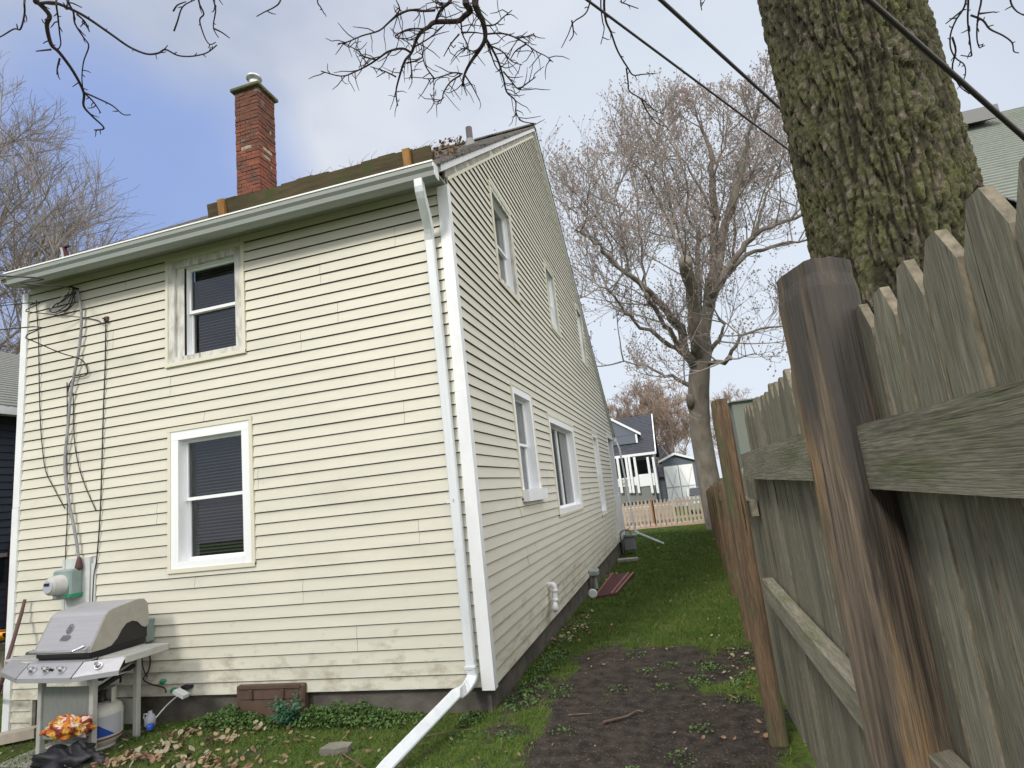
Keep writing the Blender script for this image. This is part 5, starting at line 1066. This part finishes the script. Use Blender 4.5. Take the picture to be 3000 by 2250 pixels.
for a, b in ((dl.x, dm_-.03), (dm_+.03, dr.x)):
    mb = MB(); mb.box((a, GY-.06, gb), (b, GY-.005, dzt)); d_ = put('garage_door', mb, 'white_vinyl', H3)
    mb = MB(); zc = (gb+dzt)/2
    for s in (-1, 1):
        mb.prism([Vector((a+.1, GY-.085, zc-s*(dzt-gb)*.42-.05)), Vector((a+.1, GY-.085, zc-s*(dzt-gb)*.42+.05)), Vector((b-.1, GY-.085, zc+s*(dzt-gb)*.42+.05)), Vector((b-.1, GY-.085, zc+s*(dzt-gb)*.42-.05))], (0, .02, 0)) if s > 0 else mb.prism([Vector((a+.1, GY-.090, zc-s*(dzt-gb)*.42-.05)), Vector((a+.1, GY-.090, zc-s*(dzt-gb)*.42+.05)), Vector((b-.1, GY-.090, zc+s*(dzt-gb)*.42+.05)), Vector((b-.1, GY-.090, zc+s*(dzt-gb)*.42-.05))], (0, .02, 0))
    mb.box((a+.05, GY-.083, zc-.05), (b-.05, GY-.066, zc+.05)); put('cross_board', mb, 'label_grey', d_)
SY = 62
s0, s1, sa_ = at('y', SY, 1930, 1400), at('y', SY, 1975, 1310), at('y', SY+4, 1972, 1298)
H4 = thing('slate_roof_house', (s0.x, SY+3, -1), 'low slate-roofed house showing between the white-porch house and the garage', 'house')
mb = MB(); mb.prism([(s0.x-6, SY, 1.6), (s1.x, SY, 1.6), (s1.x, SY+4, sa_.z), (s0.x-6, SY+4, sa_.z)], (0, .1, -.12)); put('roof', mb, 'slate_shingle', H4)
mb = MB(); mb.box((s0.x-6, SY+.5, -1.5), (s1.x-.3, SY+8, 1.6)); put('wall', mb, 'slate_siding', H4)
QY = 33
q0, q1 = at('y', QY, 2152, 1230), at('y', QY, 2330, 1230); qz = at('y', QY, 2155, 1178).z; qa = at('y', QY, 2240, 1120)
H5 = thing('pale_green_house', ((q0.x+q1.x)/2, QY+2, -.8), 'pale green house whose corner peeks over the fence pickets', 'house')
mb = MB(); mb.box((q0.x, QY, -1), (q1.x, QY+6, qz)); put('wall', mb, 'green_shingle', H5)
mb = MB(); mb.box((q0.x-.15, QY-.2, qz+.001), (q1.x+.2, QY+6.3, qz+.07)); put('roof', mb, 'grey_shingle', H5)
mb = MB(); mb.box((q0.x+1.2, QY-.04, qz-1.4), (q0.x+2.1, QY-.002, qz-.4)); put('window', mb, 'dark_glass', H5)

# picket fence, edging strip and car at the end of the yard
EY = 19.6
FP = thing('low_picket_fence', (1.0, EY, -.4), 'low tan wooden picket fence with gaps across the end of the lawn', 'fence')
gy_ = gz(1, EY); rnd = random.Random(6); xx = -3.0; k = 0
while xx < 3.4:
    tall = 1.02+.03*rnd.random()
    mb = MB(); mb.prism([(xx, EY, gy_-.02), (xx+.085, EY, gy_-.02), (xx+.085, EY, gy_+tall-.08), (xx+.0425, EY, gy_+tall), (xx, EY, gy_+tall-.08)], (0, .02, 0)); put('picket', mb, 'fence_tan', FP); xx += .148; k += 1
for z in (.22, .80): mb = MB(); mb.box((-3, EY+.022, gy_+z), (3.4, EY+.06, gy_+z+.085)); put('rail', mb, 'fence_tan', FP)
for x in (.55, 3.3, -2.2): mb = MB(); mb.box((x-.055, EY+.0, gy_-.1), (x+.055, EY+.11, gy_+1.04), 0, .008); put('post', mb, 'fence_orange', FP)
mb = MB(); mb.box((-1.2, EY+.9, gy_-.1), (1.3, EY+1.5, gy_+.78), 0, .05); 
for j in range(4): mb.box((-1.21, EY+.885, gy_+.02+.19*j), (1.31, EY+.9, gy_+.03+.19*j))
tag(put('stacked_boards', mb, 'fence_tan'), 'tan stack of boards behind the left half of the picket fence', 'boards')
mb = MB(); 
for j in range(30): a = -2.6+j*.2; mb.box((a, EY-.22, gy_-.05), (a+.165, EY-.12, gy_+.10+.012*math.sin(j*3)), 0, .012)
tag(put('stone_edging', mb, 'fence_tan'), 'row of low tan edging blocks along the foot of the picket fence', 'edging')
mb = MB(); mb.v = [(x, y, gz(x, y)+.012+.01*noise.noise(Vector((x*4, y*4, 0)))) for y in [EY-1.0+.2*i for i in range(7)] for x in [-3+.25*i for i in range(27)]]; mb.f = [(j*27+i, j*27+i+1, (j+1)*27+i+1, (j+1)*27+i) for j in range(6) for i in range(26)]; mb.m = [0]*len(mb.f)
tag(put('wood_chip_bed', mb, 'chips'), None, None, kind='structure')
cb = at('y', 30, 2055, 1450); CR = thing('parked_car', (cb.x+.3, 32, -.9), 'pale silver-green car parked beyond the picket fence', 'car')
x0, x1 = cb.x-.75, cb.x+1.05; g_ = gz(cb.x, 31)-.02
prof = [(30.0, .30), (29.95, .62), (30.1, .82), (31.0, .98), (31.75, 1.42), (33.3, 1.45), (34.2, 1.05), (34.5, .9), (34.5, .30)]
mb = MB(); mb.prism([(x0, y, g_+z) for y, z in prof], (x1-x0, 0, 0)); put('body', mb, 'car_paint', CR)
mb = MB(); mb.prism([(x0+.12, 31.04, g_+1.01), (x0+.2, 31.72, g_+1.41), (x0+.2, 31.69, g_+1.43), (x0+.12, 31.0, g_+1.03)], (x1-x0-.3, 0, 0)); put('windscreen', mb, 'dark_glass', CR)
for sx in (x0-.004, x1-.001): mb = MB(); mb.prism([(sx, 31.25, g_+1.02), (sx, 31.8, g_+1.36), (sx, 33.2, g_+1.38), (sx, 33.9, g_+1.05)], (.005, 0, 0)); put('side_window', mb, 'dark_glass', CR)
for sx in (x0+.12, x1-.12): mb = MB(); mb.tube([(sx, 29.93, g_+.68), (sx, 30.0, g_+.70)], .11, 12); put('headlight', mb, 'label_grey', CR)
for sx in (x0+.02, x1-.2):
    for wy in (30.8, 33.6): mb = MB(); mb.lathe((sx, wy, g_+.31), [(.05, 0), (.30, .0), (.31, .04), (.31, .16), (.30, .18), (.05, .18)], 20, ax='x'); put('wheel', mb, 'tyre', CR)

# ------------------------------------------------ ground cover
rnd = random.Random(77)
vs, fs = [], []
def blade(x, y, z, h, w_, lean):
    a = rnd.uniform(0, 6.283); dx, dy = math.cos(a)*w_, math.sin(a)*w_; lx, ly = rnd.gauss(0, lean)*h, rnd.gauss(0, lean)*h; k = len(vs)
    vs.extend(((x-dx, y-dy, z-.004), (x+dx, y+dy, z-.004), (x+lx, y+ly, z+h))); fs.append((k, k+1, k+2))
def scatter(x0, x1, y0, y1, n, h0, h1, w_, lean=.6):
    for _ in range(n):
        x, y = rnd.uniform(x0, x1), rnd.uniform(y0, y1)
        if x < -.03 and y > -.0: continue
        if x > fxl(y)-.0: continue
        t = turf(x, y)+.25*noise.noise(Vector((x*9, y*9, 1)))
        if rnd.random() > smo((t-.25)/.5): continue
        blade(x, y, gz(x, y), rnd.uniform(h0, h1)*(.6+.5*min(t, 1)), w_, lean)
scatter(-5.6, 2.2, -1.5, 1.0, 90000, .012, .045, .0028, .8); scatter(-.05, 2.2, 1.0, 4.0, 55000, .02, .045, .0032); scatter(-.05, 2.4, 4.0, 9.0, 60000, .02, .05, .005); scatter(-.2, 2.9, 9.0, 18.4, 45000, .025, .055, .008); scatter(-9, -4.9, -1, 8, 15000, .03, .07, .007)
gb_ = MB(); gb_.v = vs; gb_.f = fs; gb_.m = [0]*len(fs); tag(put('grass', gb_, 'grass'), 'short patchy green grass over the yard and side path', 'grass', kind='stuff')
def leafquad(mb, c, s, tilt=.5, elong=1.4, mi=0):
    n = Vector((rnd.gauss(0, tilt), rnd.gauss(0, tilt), 1)).normalized(); u = n.orthogonal().normalized(); u.rotate(Matrix.Rotation(rnd.uniform(0, 6.283), 3, n)); v = n.cross(u)
    mb.face([c-u*s*elong, c-u*s*.3+v*s*.7, c+u*s*.6+v*s*.55+n*s*.2, c+u*s*elong+n*s*.1], mi); mb.face([c-u*s*elong, c+u*s*elong+n*s*.1, c+u*s*.6-v*s*.55+n*s*.2, c-u*s*.3-v*s*.7], mi)
# weeds along the foundation
mb = MB()
def clump(cx, cy, rx, ry, h, n, s=.011):
    for _ in range(n):
        a, r = rnd.uniform(0, 6.283), rnd.random()**.5; x, y = cx+math.cos(a)*r*rx, cy+math.sin(a)*r*ry
        if y > -.015 and x < 0: y = -.02-rnd.random()*.05
        z = gz(x, y)+h*(1-r*.7)*rnd.random()**.7; leafquad(mb, Vector((x, y, z)), s*rnd.uniform(.6, 1.3), .8, 1.1, 0)
def wx(u): return at('y', -.2, u, 2080).x
for u, rx, ry, h, n in ((600, .14, .16, .10, 500), (655, .17, .2, .17, 1300), (700, .2, .22, .11, 800), (780, .3, .18, .06, 700), (905, .22, .2, .15, 1100), (975, .24, .2, .18, 1600), (1045, .22, .2, .17, 1400), (1110, .2, .2, .12, 700), (560, .1, .18, .06, 300), (1370, .12, .16, .08, 350), (1180, .22, .2, .07, 400)): clump(wx(u), -.15, rx*.9, ry*.8, h, int(n*.7))
for y_ in (.25, .6, 1.0, 1.5, 2.2, 3.0): clump(.12+.05*rnd.random(), y_, .14, .25, .07, 260, .010)
for _ in range(26): clump(rnd.uniform(.1, 2.0), rnd.uniform(-1.2, 1.6), .10, .10, .035, 60, .009)
for _ in range(26): clump(rnd.uniform(-4.3, 0), rnd.uniform(-1.3, -.2), .13, .12, .035, 70, .009)
tag(put('weeds', mb, 'weed'), 'low green leafy weeds growing along the foundation and path', 'weeds', kind='stuff')
mb = MB(); cx_ = wx(845)
for k in range(34):
    a = rnd.uniform(0, 6.283); r = rnd.uniform(.02, .15); tip = Vector((cx_+math.cos(a)*r, -.22+math.sin(a)*r*.8, gz(cx_, -.2)+rnd.uniform(.06, .22))); b = Vector((cx_, -.2, gz(cx_, -.2))); mb.tube([b, (b+tip)*.5+Vector((0, 0, .03)), tip], [.003, .0025, .0015], 4)
    for _ in range(16): leafquad(mb, b+(tip-b)*rnd.uniform(.5, 1.05)+Vector((rnd.gauss(0, .02), rnd.gauss(0, .02), rnd.gauss(0, .015))), .014, .6, 1.2)
tag(put('leafy_plant', mb, 'weed_blue'), 'bluish green leafy plant growing against the right end of the brown hatch', 'plant')
# dead leaves
mb = MB()
def leaves(x0, x1, y0, y1, n, s=.022, mi=None):
    for _ in range(n):
        x, y = rnd.uniform(x0, x1), rnd.uniform(y0, y1)
        if x < -.02 and y > -.02: continue
        leafquad(mb, Vector((x, y, gz(x, y)+.012+.012*rnd.random())), s*rnd.uniform(.35, .95), .45, 1.3, (1 if rnd.random() < .28 else 0) if mi is None else mi)
def lpile(u, v, sx, sy, n, s=.03):
    c = at('z', -.17, u, v)
    for _ in range(int(n*.75)):
        x, y = rnd.gauss(c.x, sx), rnd.gauss(c.y, sy)
        if x < -.02 and y > -.02: continue
        leafquad(mb, Vector((x, y, gz(x, y)+.015+.03*rnd.random())), s*rnd.uniform(.35, .95), .7, 1.2, 1 if rnd.random() < .25 else 0)
for q in ((470, 2190, .13, .10, 70), (540, 2150, .12, .06, 55), (430, 2215, .14, .08, 50), (370, 2225, .14, .08, 50), (660, 2165, .12, .06, 45), (560, 2230, .25, .06, 50), (640, 2235, .2, .06, 40), (720, 2240, .3, .08, 40), (1690, 1830, .12, .14, 60), (1640, 1865, .10, .14, 40), (1710, 1790, .07, .15, 35), (1780, 1665, .10, .3, 40), (760, 2140, .3, .08, 30), (860, 2170, .3, .08, 28), (300, 2235, .12, .06, 40)): lpile(*q)
leaves(-4.6, 0, -1.3, -.1, 250, .022); leaves(0, 2.1, -1.3, 2, 90, .016); leaves(0, 2.2, 2, 8, 70, .03); leaves(1.7, 2.05, -.6, 3, 60, .022); leaves(.3, 2.4, 8, 18, 40, .04)
tag(put('fallen_leaves', mb, ['leaf', 'leaf_pale']), 'brown and pale dead leaves scattered over the yard', 'leaves', kind='stuff')
wild_tree('bare_tree', (-7.5, -15, -.3), 13, 'bare tree standing behind the viewer, mirrored in the back windows', 44, 'twig_left', lims=11, kids=(7, 7, 5), r0=.35, first=.2, spread=.8)
